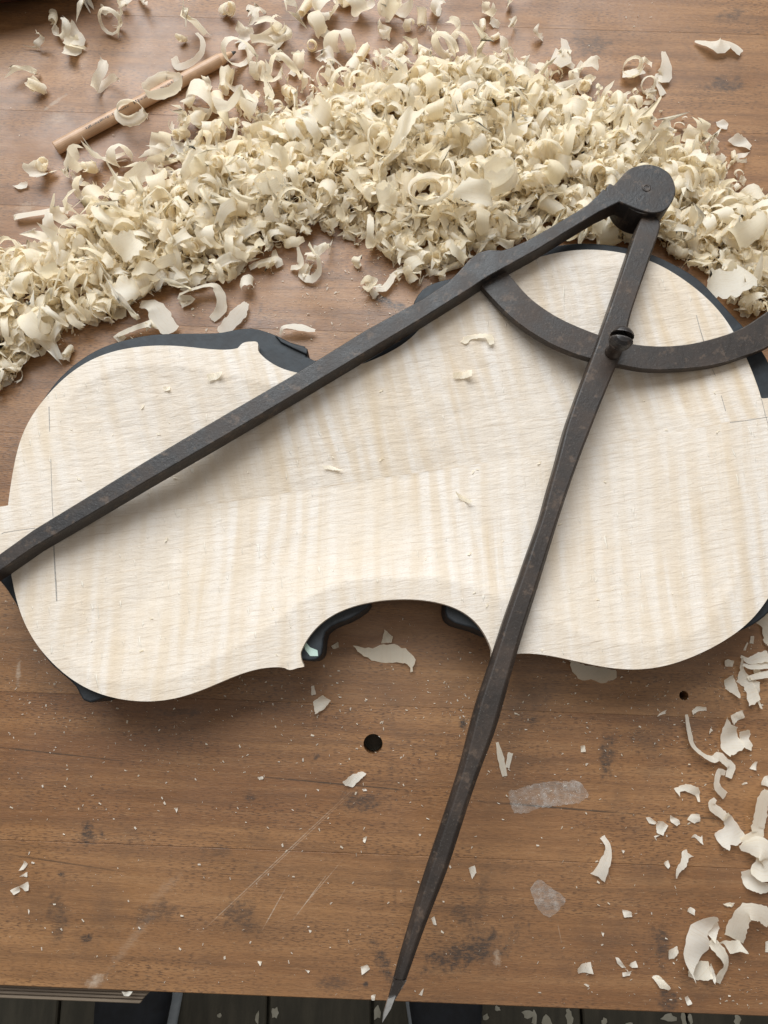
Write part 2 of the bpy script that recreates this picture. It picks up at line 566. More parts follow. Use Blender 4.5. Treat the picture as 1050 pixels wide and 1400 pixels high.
Z_RIM = 0.030
seam_a, seam_b = U(0, 727, Z_RIM), U(1050, 569, Z_RIM)
SEAM_ANG = math.atan2(seam_b.y - seam_a.y, seam_b.x - seam_a.x)
M_BENCH = bench_material()
M_MAPLE = maple_material(seam_a, SEAM_ANG)
M_IRON = iron_material('old_blackened_iron', (0.016, 0.014, 0.014), (0.032, 0.022, 0.017), .34, .52, .0)
M_IRON_BROWN = iron_material('rust_brown_iron', (0.022, 0.016, 0.013), (0.042, 0.027, 0.019), .42, .60, .0)
M_STEEL = plain('bright_filed_steel', (0.55, 0.55, 0.55), (0.70, 0.70, 0.70), 400, .28, .1, .0002, metal=.9)
M_SHAVE = shaving_material()
M_BLACK = plain('black_rubber_cloth', (0.007, 0.009, 0.012), (0.014, 0.020, 0.026), 140, .62, .4, .0008)
M_PENCIL = plain('natural_pencil_wood', (0.40, 0.245, 0.145), (0.50, 0.32, 0.20), 120, .42, .1, .0002, stretch=(1, 1, 1))
M_CONE = plain('cut_pencil_wood', (0.45, 0.28, 0.17), (0.55, 0.36, 0.22), 500, .6)
M_GRAPH = plain('graphite_grey', (0.035, 0.034, 0.034), (0.06, 0.06, 0.06), 900, .4)
M_LINE = plain('pencil_mark_grey', (0.22, 0.20, 0.18), (0.38, 0.35, 0.31), 1800, .6)
M_FILM = film_material()
M_TEAL = plain('pale_green_paper', (0.35, 0.47, 0.41), (0.45, 0.56, 0.50), 300, .6)
M_FLOOR = plain('dark_painted_floorboards', (0.055, 0.050, 0.036), (0.088, 0.078, 0.056), 9, .7, .3, .002, stretch=(6, 1, 1))
M_DRIP = plain('pale_paint_drip', (0.42, 0.40, 0.32), (0.52, 0.50, 0.42), 60, .6)
M_SHOE = plain('dark_navy_cloth', (0.008, 0.010, 0.015), (0.014, 0.018, 0.027), 60, .7)
M_SOLE = plain('pale_grey_sole', (0.30, 0.34, 0.38), (0.38, 0.42, 0.46), 60, .6)
M_JAW = plain('weathered_ply_edge', (0.10, 0.072, 0.050), (0.23, 0.175, 0.125), 120, .65, .4, .0008, stretch=(.12, 1, 6))
M_HANDLE = plain('dark_red_brown_varnish', (0.030, 0.010, 0.007), (0.060, 0.019, 0.012), 30, .28, .05)
M_BRASS = plain('dull_brass', (0.42, 0.28, 0.10), (0.5, 0.36, 0.15), 200, .35, metal=.9)

# ------------------------------------------------------------------ the setting: floor, bench
FLOOR_Z = -0.78
floor = mesh_from('floor', [(-4, -4, FLOOR_Z - .02), (4, -4, FLOOR_Z - .02), (4, 4, FLOOR_Z - .02), (-4, 4, FLOOR_Z - .02)], [(0, 1, 2, 3)])
floor_o = tag(link_mesh('floor', floor, M_FLOOR, smooth=False), kind='structure')
seam_x = U(509, 1388, FLOOR_Z).x
for k in range(-6, 6):
    bm = bmesh.new()
    bmesh.ops.create_cube(bm, size=1, matrix=Matrix.Translation((seam_x + .143 * (k + .5), -.9, FLOOR_Z - .008)) @ Matrix.Diagonal((.139, 2.6, .016, 1)))
    o = link_mesh('floor_board', bm_mesh('floor_board', bm), M_FLOOR, floor_o, smooth=False)
    bevel_mod(o, .002, 1)

bench = empty('workbench_top', U(525, 900, 0))
tag(bench, kind='structure')
e1, e2 = U(208, 1356), U(1050, 1390)
BDIR = Vector((e2.x - e1.x, e2.y - e1.y)).normalized()
BROT = math.atan2(BDIR.y, BDIR.x)
BN = Vector((-BDIR.y, BDIR.x))
front = Vector((e1.x, e1.y))
j = U(525, 1168)
PW = (Vector((j.x, j.y)) - front).dot(BN)     # width of the front stave, read off its joint


def bl(p):
    """scene point -> bench coordinates (along, across)"""
    q = Vector((p.x, p.y)) - front
    return q.dot(BDIR), q.dot(BN)


holes = []
for (u, v, r) in [(510, 1017, .0045), (935, 951, .0022)]:
    a, b = bl(U(u, v))
    holes.append((a, b, r))
y0 = 0.0
widths = [PW, .066, .058, .071, .062, .068, .060, .066, .070, .064]
for i, w in enumerate(widths):
    g = .00003
    ya, yb = y0 + g, y0 + w - g
    hs = [[(a + r * math.cos(t * math.pi / 16), b + r * math.sin(t * math.pi / 16)) for t in range(32)] for a, b, r in holes if ya + r < b < yb - r]
    rect = [(-.62, ya), (1.10, ya), (1.10, yb), (-.62, yb)]
    V, T = cdt_fill(rect, loops=hs)
    cen = V[T].mean(1)
    keep = np.ones(len(T), bool)
    for h in hs: keep &= ~inside(np.array(h), cen[:, 0], cen[:, 1])
    T = T[keep]
    dz = 0.0
    bm = bmesh.new()
    top = [bm.verts.new((x, y, dz)) for x, y in V]; bot = [bm.verts.new((x, y, -.042)) for x, y in V]
    cnt = set()
    for a, b, c in T:
        bm.faces.new((top[a], top[b], top[c])); bm.faces.new((bot[c], bot[b], bot[a]))
        cnt |= {(a, b), (b, c), (c, a)}
    for (a, b) in cnt:
        if (b, a) not in cnt: bm.faces.new((top[b], top[a], bot[a], bot[b]))
    bm.transform(Matrix.Translation((front.x, front.y, 0)) @ Matrix.Rotation(BROT, 4, 'Z'))
    o = link_mesh('stave', bm_mesh('stave', bm), M_BENCH, bench, smooth=False)
    bevel_mod(o, 0.0004 if i == 0 else .00006, 1, 60)
    y0 += w

# dark stops added in the dowel holes, standing in for their shaded depth
for (a, b, r) in holes:
    q = front + BDIR * a + BN * b
    bm = lathe([(0, -.030), (r * .985, -.030), (r * .985, -.014), (0, -.0135)], 24)
    bm.transform(Matrix.Translation((q.x, q.y, 0)))
    link_mesh('hole_shade_stop', bm_mesh('hole_shade_stop', bm), M_FLOOR, bench, smooth=False)

# laminated jaw fixed along the front edge, its end cut at a slant
jaw = empty('vice_jaw', U(100, 1360, -.03))
tag(jaw, 'weathered laminated wooden strip with slanted end along bench front edge', 'vice jaw')
for k in range(4):
    zt = -.0025 - .0012 * k
    z1 = zt - .016
    d0 = -.0008 - .0026 * k if k else -.0004
    a0, b0 = -.62, d0
    al, _ = bl(U(207, 1357, zt))
    al2, bb = bl(U(191, 1372, zt))
    wid = -bb / 4
    y_in, y_out = -.0004 - wid * k, -.0004 - wid * (k + 1) + .00025
    xa = al + (al2 - al) * (k / 4); xb = al + (al2 - al) * ((k + 1) / 4)
    bm = bmesh.new()
    ring = [(-.62, y_in), (-.62, y_out), (xb, y_out), (xa, y_in)]
    t_ = [bm.verts.new((x, y, zt)) for x, y in ring]; b_ = [bm.verts.new((x, y, z1)) for x, y in ring]
    bm.faces.new(t_); bm.faces.new(b_[::-1])
    for q in range(4): bm.faces.new((t_[q], b_[q], b_[(q + 1) % 4], t_[(q + 1) % 4]))
    bm.transform(Matrix.Translation((front.x, front.y, 0)) @ Matrix.Rotation(BROT, 4, 'Z'))
    o = link_mesh('ply_layer', bm_mesh('ply_layer', bm), M_JAW, jaw, smooth=False)
    bevel_mod(o, .0004, 1)

# shoes standing on the floor in front of the bench
def shoe(u, label):
    c = U(u, 1385, FLOOR_Z)
    root = empty('shoe', (c.x, c.y - .02, FLOOR_Z))
    tag(root, label, 'shoe', 'pair of shoes on the floor')
    prof = [(-.13, .030, .075), (-.11, .038, .085), (-.06, .038, .095), (0, .040, .085), (.05, .048, .062), (.10, .050, .048), (.135, .040, .038), (.15, .020, .028)]
    for nm, grow, zlo, zs, mat in (('sole', .006, 0, .022, M_SOLE), ('upper', 0, .0221, None, M_SHOE)):
        bm = bmesh.new(); rings = []
        for (y, hw, h) in prof:
            hw += grow; n = 14
            top = zs if zs else zlo + h
            rings.append([bm.verts.new((hw * math.copysign(abs(math.cos(a)) ** .6, math.cos(a)), y * (1.04 if grow else 1), (zlo + top) / 2 + (top - zlo) / 2 * math.copysign(abs(math.sin(a)) ** .7, math.sin(a)))) for a in [2 * math.pi * q / n for q in range(n)]])
        for a, b in zip(rings[:-1], rings[1:]):
            for q in range(14): bm.faces.new((a[q], a[(q + 1) % 14], b[(q + 1) % 14], b[q]))
        bm.faces.new(rings[0]); bm.faces.new(rings[-1])
        o = link_mesh(nm, bm_mesh(nm, bm), mat)
        o.parent = root
    return root
shoe(198, 'dark navy shoe on the floor beside the slanted end of the front strip')
shoe(606, 'dark navy shoe on the floor right below the dividers\' sharp point')
# old paint drips on the floor boards
drips = []
for (u, v, a, b) in [(376, 1385, 7, 9), (352, 1391, 3, 9), (722, 1386, 9, 7), (748, 1396, 9, 9), (731, 1394, 4, 12), (779, 1392, 6, 10), (826, 1397, 4, 6), (914, 1391, 12, 7), (935, 1394, 4, 10), (944, 1393, 4, 9), (1008, 1394, 5, 7), (664, 1391, 6, 6), (680, 1379, 5, 4), (515, 1384, 5, 12), (777, 1382, 3, 4), (300, 1388, 3, 3), (860, 1400, 7, 3)]:
    c = U(u, v, FLOOR_Z + .0006)
    k = 11
    verts = [(c.x, c.y, c.z + .0012)]
    for q in range(k):
        r = 1 + .35 * rng.uniform(-1, 1)
        verts.append((c.x + a * .00085 * r * math.cos(2 * math.pi * q / k), c.y + b * .00085 * r * math.sin(2 * math.pi * q / k), c.z))
    me = mesh_from('paint_drip', verts, [(0, 1 + q, 1 + (q + 1) % k) for q in range(k)])
    o = link_mesh('paint_drip', me, M_DRIP, floor_o)

# turned handle at the far corner of the bench
hc = U(2, -42, .017)
prof = [(0, -.075), (.010, -.074), (.016, -.066), (.019, -.048), (.0185, -.02), (.0155, .012), (.0125, .035), (.0145, .050), (.0140, .058), (.0105, .060)]
M4 = Matrix.Translation((hc.x - .02, hc.y - .0045, .0192)) @ Matrix.Rotation(R(-72), 4, 'Z') @ Matrix.Rotation(R(90), 4, 'X')
hroot = empty('tool_handle', (hc.x - .02, hc.y - .0045, 0))
tag(hroot, 'dark red-brown varnished turned wooden tool handle at the bench\'s far corner', 'tool handle')
link_mesh('grip', bm_mesh('grip', lathe(prof, 32, M4)), M_HANDLE, hroot)
link_mesh('ferrule', bm_mesh('ferrule', lathe([(.0112, .058), (.0112, .074), (.0095, .076), (0, .076)], 28, M4)), M_BRASS, hroot)

# ------------------------------------------------------------------ violin plate
OUT = [(11, 691), (15, 660), (27, 599), (42, 568), (60, 545), (83, 519.5), (117, 494), (155, 479), (205, 472), (243, 472), (273, 476), (304, 480),
       (322, 478), (332, 469), (342, 467), (352, 468), (353, 480), (361, 493), (376, 503), (399, 510), (430, 514), (462, 509), (491, 500), (540, 479),
       (563, 464), (581, 444), (592, 424), (598, 404), (606, 397), (616, 398), (628, 397), (660, 384), (710, 360), (764, 344), (802, 340), (840, 343), (886, 354),
       (917, 369.5), (947, 390.5), (974, 413), (993, 436), (1007, 459), (1021, 489.5), (1032, 516), (1041, 545)]
TAB = [(1092, 540), (1106, 618), (1084, 624)]
OUT2 = [(1090, 690), (1082, 745), (1069, 787), (1050, 819), (1031, 846.6), (1000, 871), (962, 892), (924, 907.6), (894, 915), (867, 917), (833, 914), (802, 907.6),
        (772, 900), (745, 894), (720, 891), (695, 893), (682, 898), (673, 902), (672, 887), (665, 864), (649, 843), (623, 828.6), (590, 820.5), (561, 818),
        (526, 819.5), (493, 824.7), (461, 835), (435, 851), (417, 872), (411, 890), (413, 905), (416, 911), (407, 913), (396, 916), (384, 911),
        (362, 910), (335, 917.6), (305, 931), (267, 948), (228, 959), (198, 960.7), (167, 957.6), (141, 952), (107, 937), (76, 912), (49.5, 883),
        (30.5, 849), (21, 818), (14.5, 780), (13, 768)]
BUTTON = [(-26, 772), (-28, 697)]


def open_px(pts, z, n=6):
    return [tuple(p) for p in catmull([U(u, v, z)[:2] for u, v in pts], n, closed=False)]


outline = open_px(OUT, Z_RIM) + [U(u, v, Z_RIM)[:2] for u, v in TAB] + open_px(OUT2, Z_RIM) + [U(u, v, Z_RIM)[:2] for u, v in BUTTON]
outline = np.array([(p[0], p[1]) for p in outline])
# even spacing, keeping corners close enough
outline_r = resample(outline, .0011)
keepers = np.array([U(u, v, Z_RIM)[:2] for u, v in [(11, 691), (13, 768), (342, 467), (352, 470), (332, 469), (606, 397), (1041, 545), (1084, 624), (673, 902), (411, 905), (400, 915)] + TAB + BUTTON])
far_ = np.min(np.hypot(outline_r[:, None, 0] - keepers[None, :, 0], outline_r[:, None, 1] - keepers[None, :, 1]), 1)
wgt = np.clip((far_ - .004) / .008, 0, 1)[:, None]
for _ in range(60):
    outline_r = outline_r + wgt * ((np.roll(outline_r, 1, 0) + np.roll(outline_r, -1, 0)) / 2 - outline_r)
HOL = [(380, 846), (412, 822), (445, 804), (477, 795), (526, 790), (574, 789), (607, 791), (639, 799.5), (671, 811), (699, 822), (730, 835), (764, 851),
       (802, 868), (840, 877), (897, 879), (947, 864), (974, 841), (993, 814), (1008, 784), (1012, 740), (1008, 690), (1000, 630), (992, 580), (983, 545), (974, 510),
       (963, 465), (945, 425), (915, 395), (880, 375), (840, 365), (800, 364), (755, 372), (705, 395), (650, 425), (600, 462), (560, 492), (500, 520), (450, 532), (405, 533),
       (357, 523), (327, 516), (288, 508), (250, 502), (212, 499), (174, 502), (136, 516), (106, 534), (86, 562), (77, 600), (72, 640), (73, 700), (75, 770),
       (78, 830), (84, 872), (102, 905), (145, 928), (190, 931), (247, 922), (286, 903), (324, 883), (354, 864)]
hollow = resample(px_poly(HOL, Z_RIM, 6), .0013)

gx, gy = np.meshgrid(np.arange(outline_r[:, 0].min(), outline_r[:, 0].max(), .0017), np.arange(outline_r[:, 1].min(), outline_r[:, 1].max(), .00155))
gx = gx + (np.arange(gx.shape[0]) % 2)[:, None] * .00085
gx, gy = gx.ravel(), gy.ravel()
m = inside(outline_r, gx, gy)
gx, gy = gx[m], gy[m]
m = (dist_to(outline_r[::2], gx, gy) > .0009) & (dist_to(hollow, gx, gy) > .0008)
gx, gy = gx[m], gy[m]
V, T = cdt_fill(outline_r, extra=np.stack([gx, gy], 1), loops=[hollow])
dh = dist_to(hollow, V[:, 0], V[:, 1])
inh = inside(hollow, V[:, 0], V[:, 1])
dh = np.where(inh, dh, 0)
do = dist_to(outline_r[::2], V[:, 0], V[:, 1])


def sstep(x):
    x = np.clip(x, 0, 1)
    return x * x * (3 - 2 * x)


waist = 1 - sstep((np.abs(V[:, 0] - .005) - .045) / .06)
waist = waist * sstep((U(525, 590, Z_RIM).y - V[:, 1]) / (U(525, 590, Z_RIM).y - U(525, 780, Z_RIM).y))
depth = .0002 * sstep(dh / .0006) + .0080 * np.sin(np.clip(dh / (.085 - .040 * waist), 0, 1) * math.pi / 2)
gouge = np.array([noise.noise(Vector((x * 85, y * 140, .3))) * .5 + noise.noise(Vector((x * 230, y * 330, 1.7))) * .22 for x, y in V])
ztop = Z_RIM - depth + gouge * .00045 * sstep(dh / .006)
zbot = Z_RIM - .0042 - .0135 * np.sin(np.clip((do - .014) / .070, 0, 1) * math.pi / 2) ** 1.3
bm = bmesh.new()
tv = [bm.verts.new((x, y, z)) for (x, y), z in zip(V, ztop)]
bv = [bm.verts.new((x, y, z)) for (x, y), z in zip(V, zbot)]
cnt = set()
for a, b, c in T:
    a, b, c = int(a), int(b), int(c)
    bm.faces.new((tv[a], tv[b], tv[c])); bm.faces.new((bv[c], bv[b], bv[a]))
    cnt |= {(a, b), (b, c), (c, a)}
for (a, b) in cnt:
    if (b, a) not in cnt: bm.faces.new((tv[b], tv[a], bv[a], bv[b]))
for v in [v for v in bm.verts if not v.link_faces]: bm.verts.remove(v)
bmesh.ops.recalc_face_normals(bm, faces=bm.faces)
for e in bm.edges:
    if len(e.link_faces) == 2 and e.calc_face_angle(0) > R(50): e.smooth = False
plate = empty('violin_back_plate', U(525, 690, Z_RIM - .018))
tag(plate, 'pale flamed maple violin back being hollowed, lying inside up on black cradle', 'violin plate')
me = bpy.data.meshes.new('hollowed_board'); bm.to_mesh(me); bm.free()
board = link_mesh('hollowed_board', me, M_MAPLE, plate)


def mark(pts, w=.00035, z=Z_RIM + .00006, parent=plate):
    P = [U(u, v, Z_RIM) for u, v in pts]
    verts, faces = [], []
    for i, p in enumerate(P):
        d = (P[min(i + 1, len(P) - 1)] - P[max(i - 1, 0)]).normalized()
        nx = Vector((-d.y, d.x, 0)) * w / 2 * rng.uniform(.7, 1.2)
        verts += [(p + nx).to_tuple()[:2] + (z,), (p - nx).to_tuple()[:2] + (z,)]
    for i in range(len(P) - 1): faces.append((2 * i, 2 * i + 1, 2 * i + 3, 2 * i + 2))
    return link_mesh('pencil_mark', mesh_from('pencil_mark', verts, faces), M_LINE, parent, smooth=False)


mark([(67, 556), (67.5, 575), (68, 590)])
mark([(69.5, 628), (70.5, 660), (71.5, 690), (72.5, 706)])
mark([(73.5, 742), (75, 775), (76.5, 800), (77.5, 822)], .0005)
mark([(2, 730), (6, 728), (25, 725), (48, 722)], .0003)
mark([(952, 431), (956, 446), (962, 466)], .0003)
mark([(974, 505), (978, 514)], .0003)
mark([(986, 541), (989, 551), (992, 562)], .0003)
mark([(998, 577.5), (1020, 575), (1048, 570.5), (1075, 566)], .0003)
mark([(1041, 545), (1047, 569.5), (1053, 590), (1060, 612)], .0003)

# ------------------------------------------------------------------ black cradle under the plate
CZ = Z_RIM - .0045
LEFT = [(-20, 768), (0, 795), (10, 808), (28, 838), (62, 900), (104, 940), (112, 957), (124, 961), (140, 955), (165, 948), (250, 935), (330, 903), (380, 888), (410, 902),
        (438, 900), (446, 863), (487, 842), (508, 823), (498, 806), (440, 822), (380, 856), (290, 888), (190, 918), (120, 890), (90, 830), (85, 740), (90, 620), (125, 540),
        (200, 512), (290, 520), (350, 536), (410, 548), (462, 538), (468, 510), (440, 494), (420, 488), (421, 475), (399, 468), (376, 457), (346, 448), (327, 449), (300, 454),
        (250, 455), (205, 457), (167, 465), (140, 474), (113, 489), (83, 514), (58, 546), (38, 580), (30, 620), (25, 690)]
RIGHT = [(486, 506), (522, 478), (556, 446), (567, 410), (580, 393), (600, 384), (645, 374), (705, 348), (775, 333), (810, 332), (840, 335), (886, 345), (924, 362), (955, 381),
         (978, 404), (1000, 428), (1022, 452), (1043, 480), (1055, 503), (1068, 546), (1082, 600), (1096, 655), (1098, 715), (1088, 775), (1064, 822), (1040, 848), (1000, 868),
         (900, 902), (800, 892), (720, 876), (669, 868), (649, 860), (612, 846), (611, 818), (625, 812), (690, 838), (760, 866), (840, 888), (900, 886), (955, 862), (1000, 800), (1014, 700),
         (1005, 620), (985, 560), (962, 480), (932, 425), (888, 386), (840, 374), (780, 374), (700, 405), (640, 436), (600, 474), (556, 502), (500, 524)]
cr = empty('plate_cradle', U(525, 690, 0)); cr.location.z = 0
tag(cr, 'black cloth-covered cradle showing around the edge of the violin plate', 'cradle')
for P in (LEFT, RIGHT):
    pl = resample(px_poly(P, CZ, 5), .0035)
    o = slab('horseshoe_support', pl, CZ, .0004, M_BLACK, cr)
    bevel_mod(o, .0011, 2)
    o.modifiers.move(len(o.modifiers) - 1, 0)
tp = [U(u, v, CZ + .0003) for u, v in [(415, 874), (424, 885), (434, 889), (435, 897), (424, 897), (417, 888)]]
link_mesh('paper_patch', mesh_from('paper_patch', tp, [tuple(range(6))[::-1]]), M_TEAL, cr, smooth=False)
# folded strip of cloth on the cradle beside the waist
fold = [U(u, v, CZ) for u, v in [(376, 459), (396, 470), (421, 478), (420, 486), (402, 478), (384, 469)]]
fo = slab('cloth_fold', np.array([p[:2] for p in fold]), CZ + .0014, CZ - .001, M_BLACK, cr, .0005, 2)

# ------------------------------------------------------------------ iron dividers
DV = empty('iron_dividers', U(700, 560, Z_RIM))
tag(DV, 'big old dark iron wing dividers lying open across the violin plate', 'dividers')
ZA = Z_RIM + .0112
ARM_UP = [(-36, 781), (0, 757), (46, 724), (110, 685), (198, 631), (300, 571), (400, 513), (502, 450), (579, 408), (612, 386), (628, 370), (641, 355), (654, 345), (668, 341), (686, 342),
          (697, 339), (720, 329), (750, 312), (780, 294), (803, 280), (818, 266), (825, 257.5), (829, 260.5), (829, 255), (834, 250), (839, 253)]
DISC = [(843, 249), (852, 239), (865, 229), (885, 224.5), (902, 228), (917, 239), (924, 259), (920, 274), (909.5, 287), (893, 291), (874.5, 287), (856, 279.5)]
ARM_LO = [(847, 276), (820, 289), (780, 313), (733, 342), (667, 378), (640, 396), (579, 434), (502, 480), (400, 541), (300, 600), (198, 659), (110, 711), (46, 748), (0, 780), (-36, 804)]
disc_px = catmull(DISC, 5, closed=False)
arm_poly = [U(u, v, ZA)[:2] for u, v in ARM_UP] + [U(p[0], p[1], ZA)[:2] for p in disc_px] + [U(u, v, ZA)[:2] for u, v in ARM_LO]
hx = U(884, 257, ZA)
arm = slab('leg', np.array([tuple(p) for p in arm_poly]), ZA, Z_RIM + .0001, M_IRON, DV, .0023, 3)
arm['label'] = 'leg with round hinge head'
# hinge knuckle under the head
bm = lathe([(0, -.0195), (.0128, -.0195), (.0134, -.0187), (.0134, -.0012), (0, -.0012)], 40)
bm.transform(Matrix.Translation((hx.x, hx.y, ZA)))
link_mesh('hinge_knuckle', bm_mesh('hinge_knuckle', bm), M_IRON, DV, smooth=False)
bm = lathe([(.0011, -.004), (.0011, .00008), (.0016, .00030), (.0021, .00012), (.0022, -.001)], 20)
bm.transform(Matrix.Translation((hx.x, hx.y, ZA)))
link_mesh('pivot_pin', bm_mesh('pivot_pin', bm), M_IRON_BROWN, DV)

# the other leg: outline at its top face, falling towards head and tip
LEG_L = [(876, 299), (871, 310), (861, 340), (845, 388), (821, 456), (806, 497), (791, 535), (772, 588), (762, 629), (749, 671), (739.5, 709), (724, 750), (711, 788), (688, 852), (673, 900), (650, 967), (630, 1048), (613, 1100), (578, 1203), (548, 1302), (538, 1340)]
LEG_R = [(556, 1341), (582, 1268), (613, 1191), (641, 1102), (659, 1050), (679, 1000), (711, 883), (727, 833), (746, 772), (765, 709), (776, 675), (795, 621), (817, 564), (840, 507), (856, 472), (861, 434), (878, 385), (897, 330), (909, 297), (905, 292), (889, 291), (880, 294)]


def leg_top(v):
    if v < 345: return Z_RIM + .0098 - .0026 * (345 - v) / 50
    return Z_RIM + .0098


legP = [(u, v) for u, v in LEG_L] + [(u, v) for u, v in LEG_R]
W3 = [U(u, v, leg_top(v)) for u, v in legP]
n = len(LEG_L)


def leg_mesh(pts_top, thick_fn, cham):
    """closed tapered bar between two traced edges; chamfered long edges"""
    nl = n
    Lp = pts_top[:nl]
    Rp_src = pts_top[nl:][::-1]
    # resample the right edge to pair with the left by length
    Rp = np.array([tuple(p) for p in Rp_src])
    s = np.concatenate([[0], np.cumsum(np.linalg.norm(np.diff(Rp, axis=0), axis=1))]); s /= s[-1]
    La = np.array([tuple(p) for p in Lp])
    sl = np.concatenate([[0], np.cumsum(np.linalg.norm(np.diff(La, axis=0), axis=1))]); sl /= sl[-1]
    t = np.linspace(0, 1, 90)
    A = np.stack([np.interp(t, sl, La[:, k]) for k in range(3)], 1)
    B = np.stack([np.interp(t, s, Rp[:, k]) for k in range(3)], 1)
    # soften kinks
    for _ in range(3):
        A[1:-1] = (A[:-2] + 2 * A[1:-1] + A[2:]) / 4
        B[1:-1] = (B[:-2] + 2 * B[1:-1] + B[2:]) / 4
    bm = bmesh.new(); rings = []
    for i in range(len(t)):
        a, b = Vector(A[i]), Vector(B[i])
        w = (b - a).length
        d = (b - a) / w
        c = min(cham(t[i]), w * .30)
        th = thick_fn(t[i])
        z = Vector((0, 0, 1))
        ring = [a - z * c, a + d * c, b - d * c, b - z * c, b - z * (th - c), b - d * c - z * th, a + d * c - z * th, a - z * (th - c)]
        rings.append([bm.verts.new(p) for p in ring])
    for p, q in zip(rings[:-1], rings[1:]):
        for k in range(8): bm.faces.new((p[k], p[(k + 1) % 8], q[(k + 1) % 8], q[k]))
    bm.faces.new(rings[0]); bm.faces.new(rings[-1][::-1])
    bmesh.ops.recalc_face_normals(bm, faces=bm.faces)
    for e in bm.edges:
        if len(e.link_faces) == 2 and e.calc_face_angle(0) > R(25): e.smooth = False
    return bm, rings, A, B


bm, rings, A, B = leg_mesh(W3, lambda t: .0097 - .0010 * t - (.0035 * max(0, (t - .75) / .25)), lambda t: .0010 + .0012 * sstep((t - .25) / .3))
me = bpy.data.meshes.new('leg'); bm.to_mesh(me); bm.free()
leg2 = link_mesh('leg', me, M_IRON_BROWN, DV)
leg2['label'] = 'straight leg with bright ground point'
bevel_mod(leg2, .0004, 2, 30)
# bright ground point
a, b = Vector(A[-1]), Vector(B[-1])
zt = a.z
tipw = U(522, 1397, zt - .0022)
th = .0052
qa = [a + Vector((0, 0, -.0002)), b + Vector((0, 0, -.0002)), b - Vector((0, 0, th - .001)), a - Vector((0, 0, th - .001))]
mid_t = [p.lerp(tipw, .42) for p in qa]
# dark flank first, then the bright facet along the right side
mesh = mesh_from('point', [*qa, tipw], [(0, 1, 4), (1, 2, 4), (2, 3, 4), (3, 0, 4), (3, 2, 1, 0)])
pt = link_mesh('point', mesh, M_IRON_BROWN, DV, smooth=False)
f = [U(541, 1362, zt - .0004), U(534, 1380, zt - .0009), tipw + Vector((.0002, -.0002, .0003)), U(524, 1386, zt - .0010), U(530, 1366, zt - .0002)]
bm = bmesh.new()
tt = [bm.verts.new(p) for p in f]; bb_ = [bm.verts.new(p - Vector((0, 0, .0016))) for p in f]
bm.faces.new(tt); bm.faces.new(bb_[::-1])
for k in range(5): bm.faces.new((tt[k], bb_[k], bb_[(k + 1) % 5], tt[(k + 1) % 5]))
fac = link_mesh('ground_facet', bm_mesh('ground_facet', bm), M_STEEL, pt, smooth=False)
fac.matrix_parent_inverse = Matrix.Identity(4)
pt_off = pt.matrix_parent_inverse.copy()

# curved wing through the straight leg
ZW = Z_RIM + .0058
WU = [(676, 352), (699.5, 379), (726, 408), (764, 434), (817.6, 457), (857.6, 468.6), (897.6, 473), (936, 471), (974, 463), (1012, 449.5), (1050, 425), (1085, 396)]
WL = [(1095, 446), (1050, 474), (1016, 487.5), (981, 498), (936, 504), (886, 505), (844, 498), (806, 490), (764, 475), (726, 454), (696, 431), (665, 399), (645, 375)]
wing_poly = np.array([tuple(p) for p in catmull([U(u, v, ZW)[:2] for u, v in WU], 6, closed=False)] + [tuple(p) for p in catmull([U(u, v, ZW)[:2] for u, v in WL], 6, closed=False)])
slab('wing', wing_poly, ZW, ZW - .0046, M_IRON_BROWN, DV, .0005, 2)

# clamping screw with a slotted round head
sb = U(837, 482, Z_RIM + .0095)
st = sb + Vector((.0004, .0012, .0170))
axis = (st - sb); Ls = axis.length
qm = Matrix.Translation(sb) @ axis.to_track_quat('Z', 'Y').to_matrix().to_4x4()
bm = lathe([(0, -.001), (.0037, -.001), (.0036, .0010), (.0031, .0022), (.0030, .0045), (.0038, .0080), (.0052, Ls - .0062), (.0054, Ls - .0052), (0, Ls - .0052)], 32, qm)
scr = link_mesh('clamp_screw', bm_mesh('clamp_screw', bm), M_IRON_BROWN, DV)
slot_dir = qm.to_3x3().inverted() @ (U(866, 452, st.z) - U(838, 445, st.z)).normalized()
sa = math.atan2(slot_dir.y, slot_dir.x)
for sgn in (1, -1):
    bm = lathe([(.0054, Ls - .0051), (.0055, Ls - .0030), (.0050, Ls - .0012), (.0036, Ls + .0002), (.0018, Ls + .0009), (0, Ls + .0011)], 36)
    bmesh.ops.bisect_plane(bm, geom=bm.verts[:] + bm.edges[:] + bm.faces[:], plane_co=(0, sgn * .0013, 0), plane_no=(0, -sgn, 0), clear_outer=True)
    bmesh.ops.holes_fill(bm, edges=[e for e in bm.edges if e.is_boundary], sides=0)
    bm.transform(qm @ Matrix.Rotation(sa, 4, 'Z'))
    me = bm_mesh('head_half', bm)
    o = link_mesh('head_half', me, M_IRON, scr, smooth=False)
    o.matrix_parent_inverse = Matrix.Identity(4)

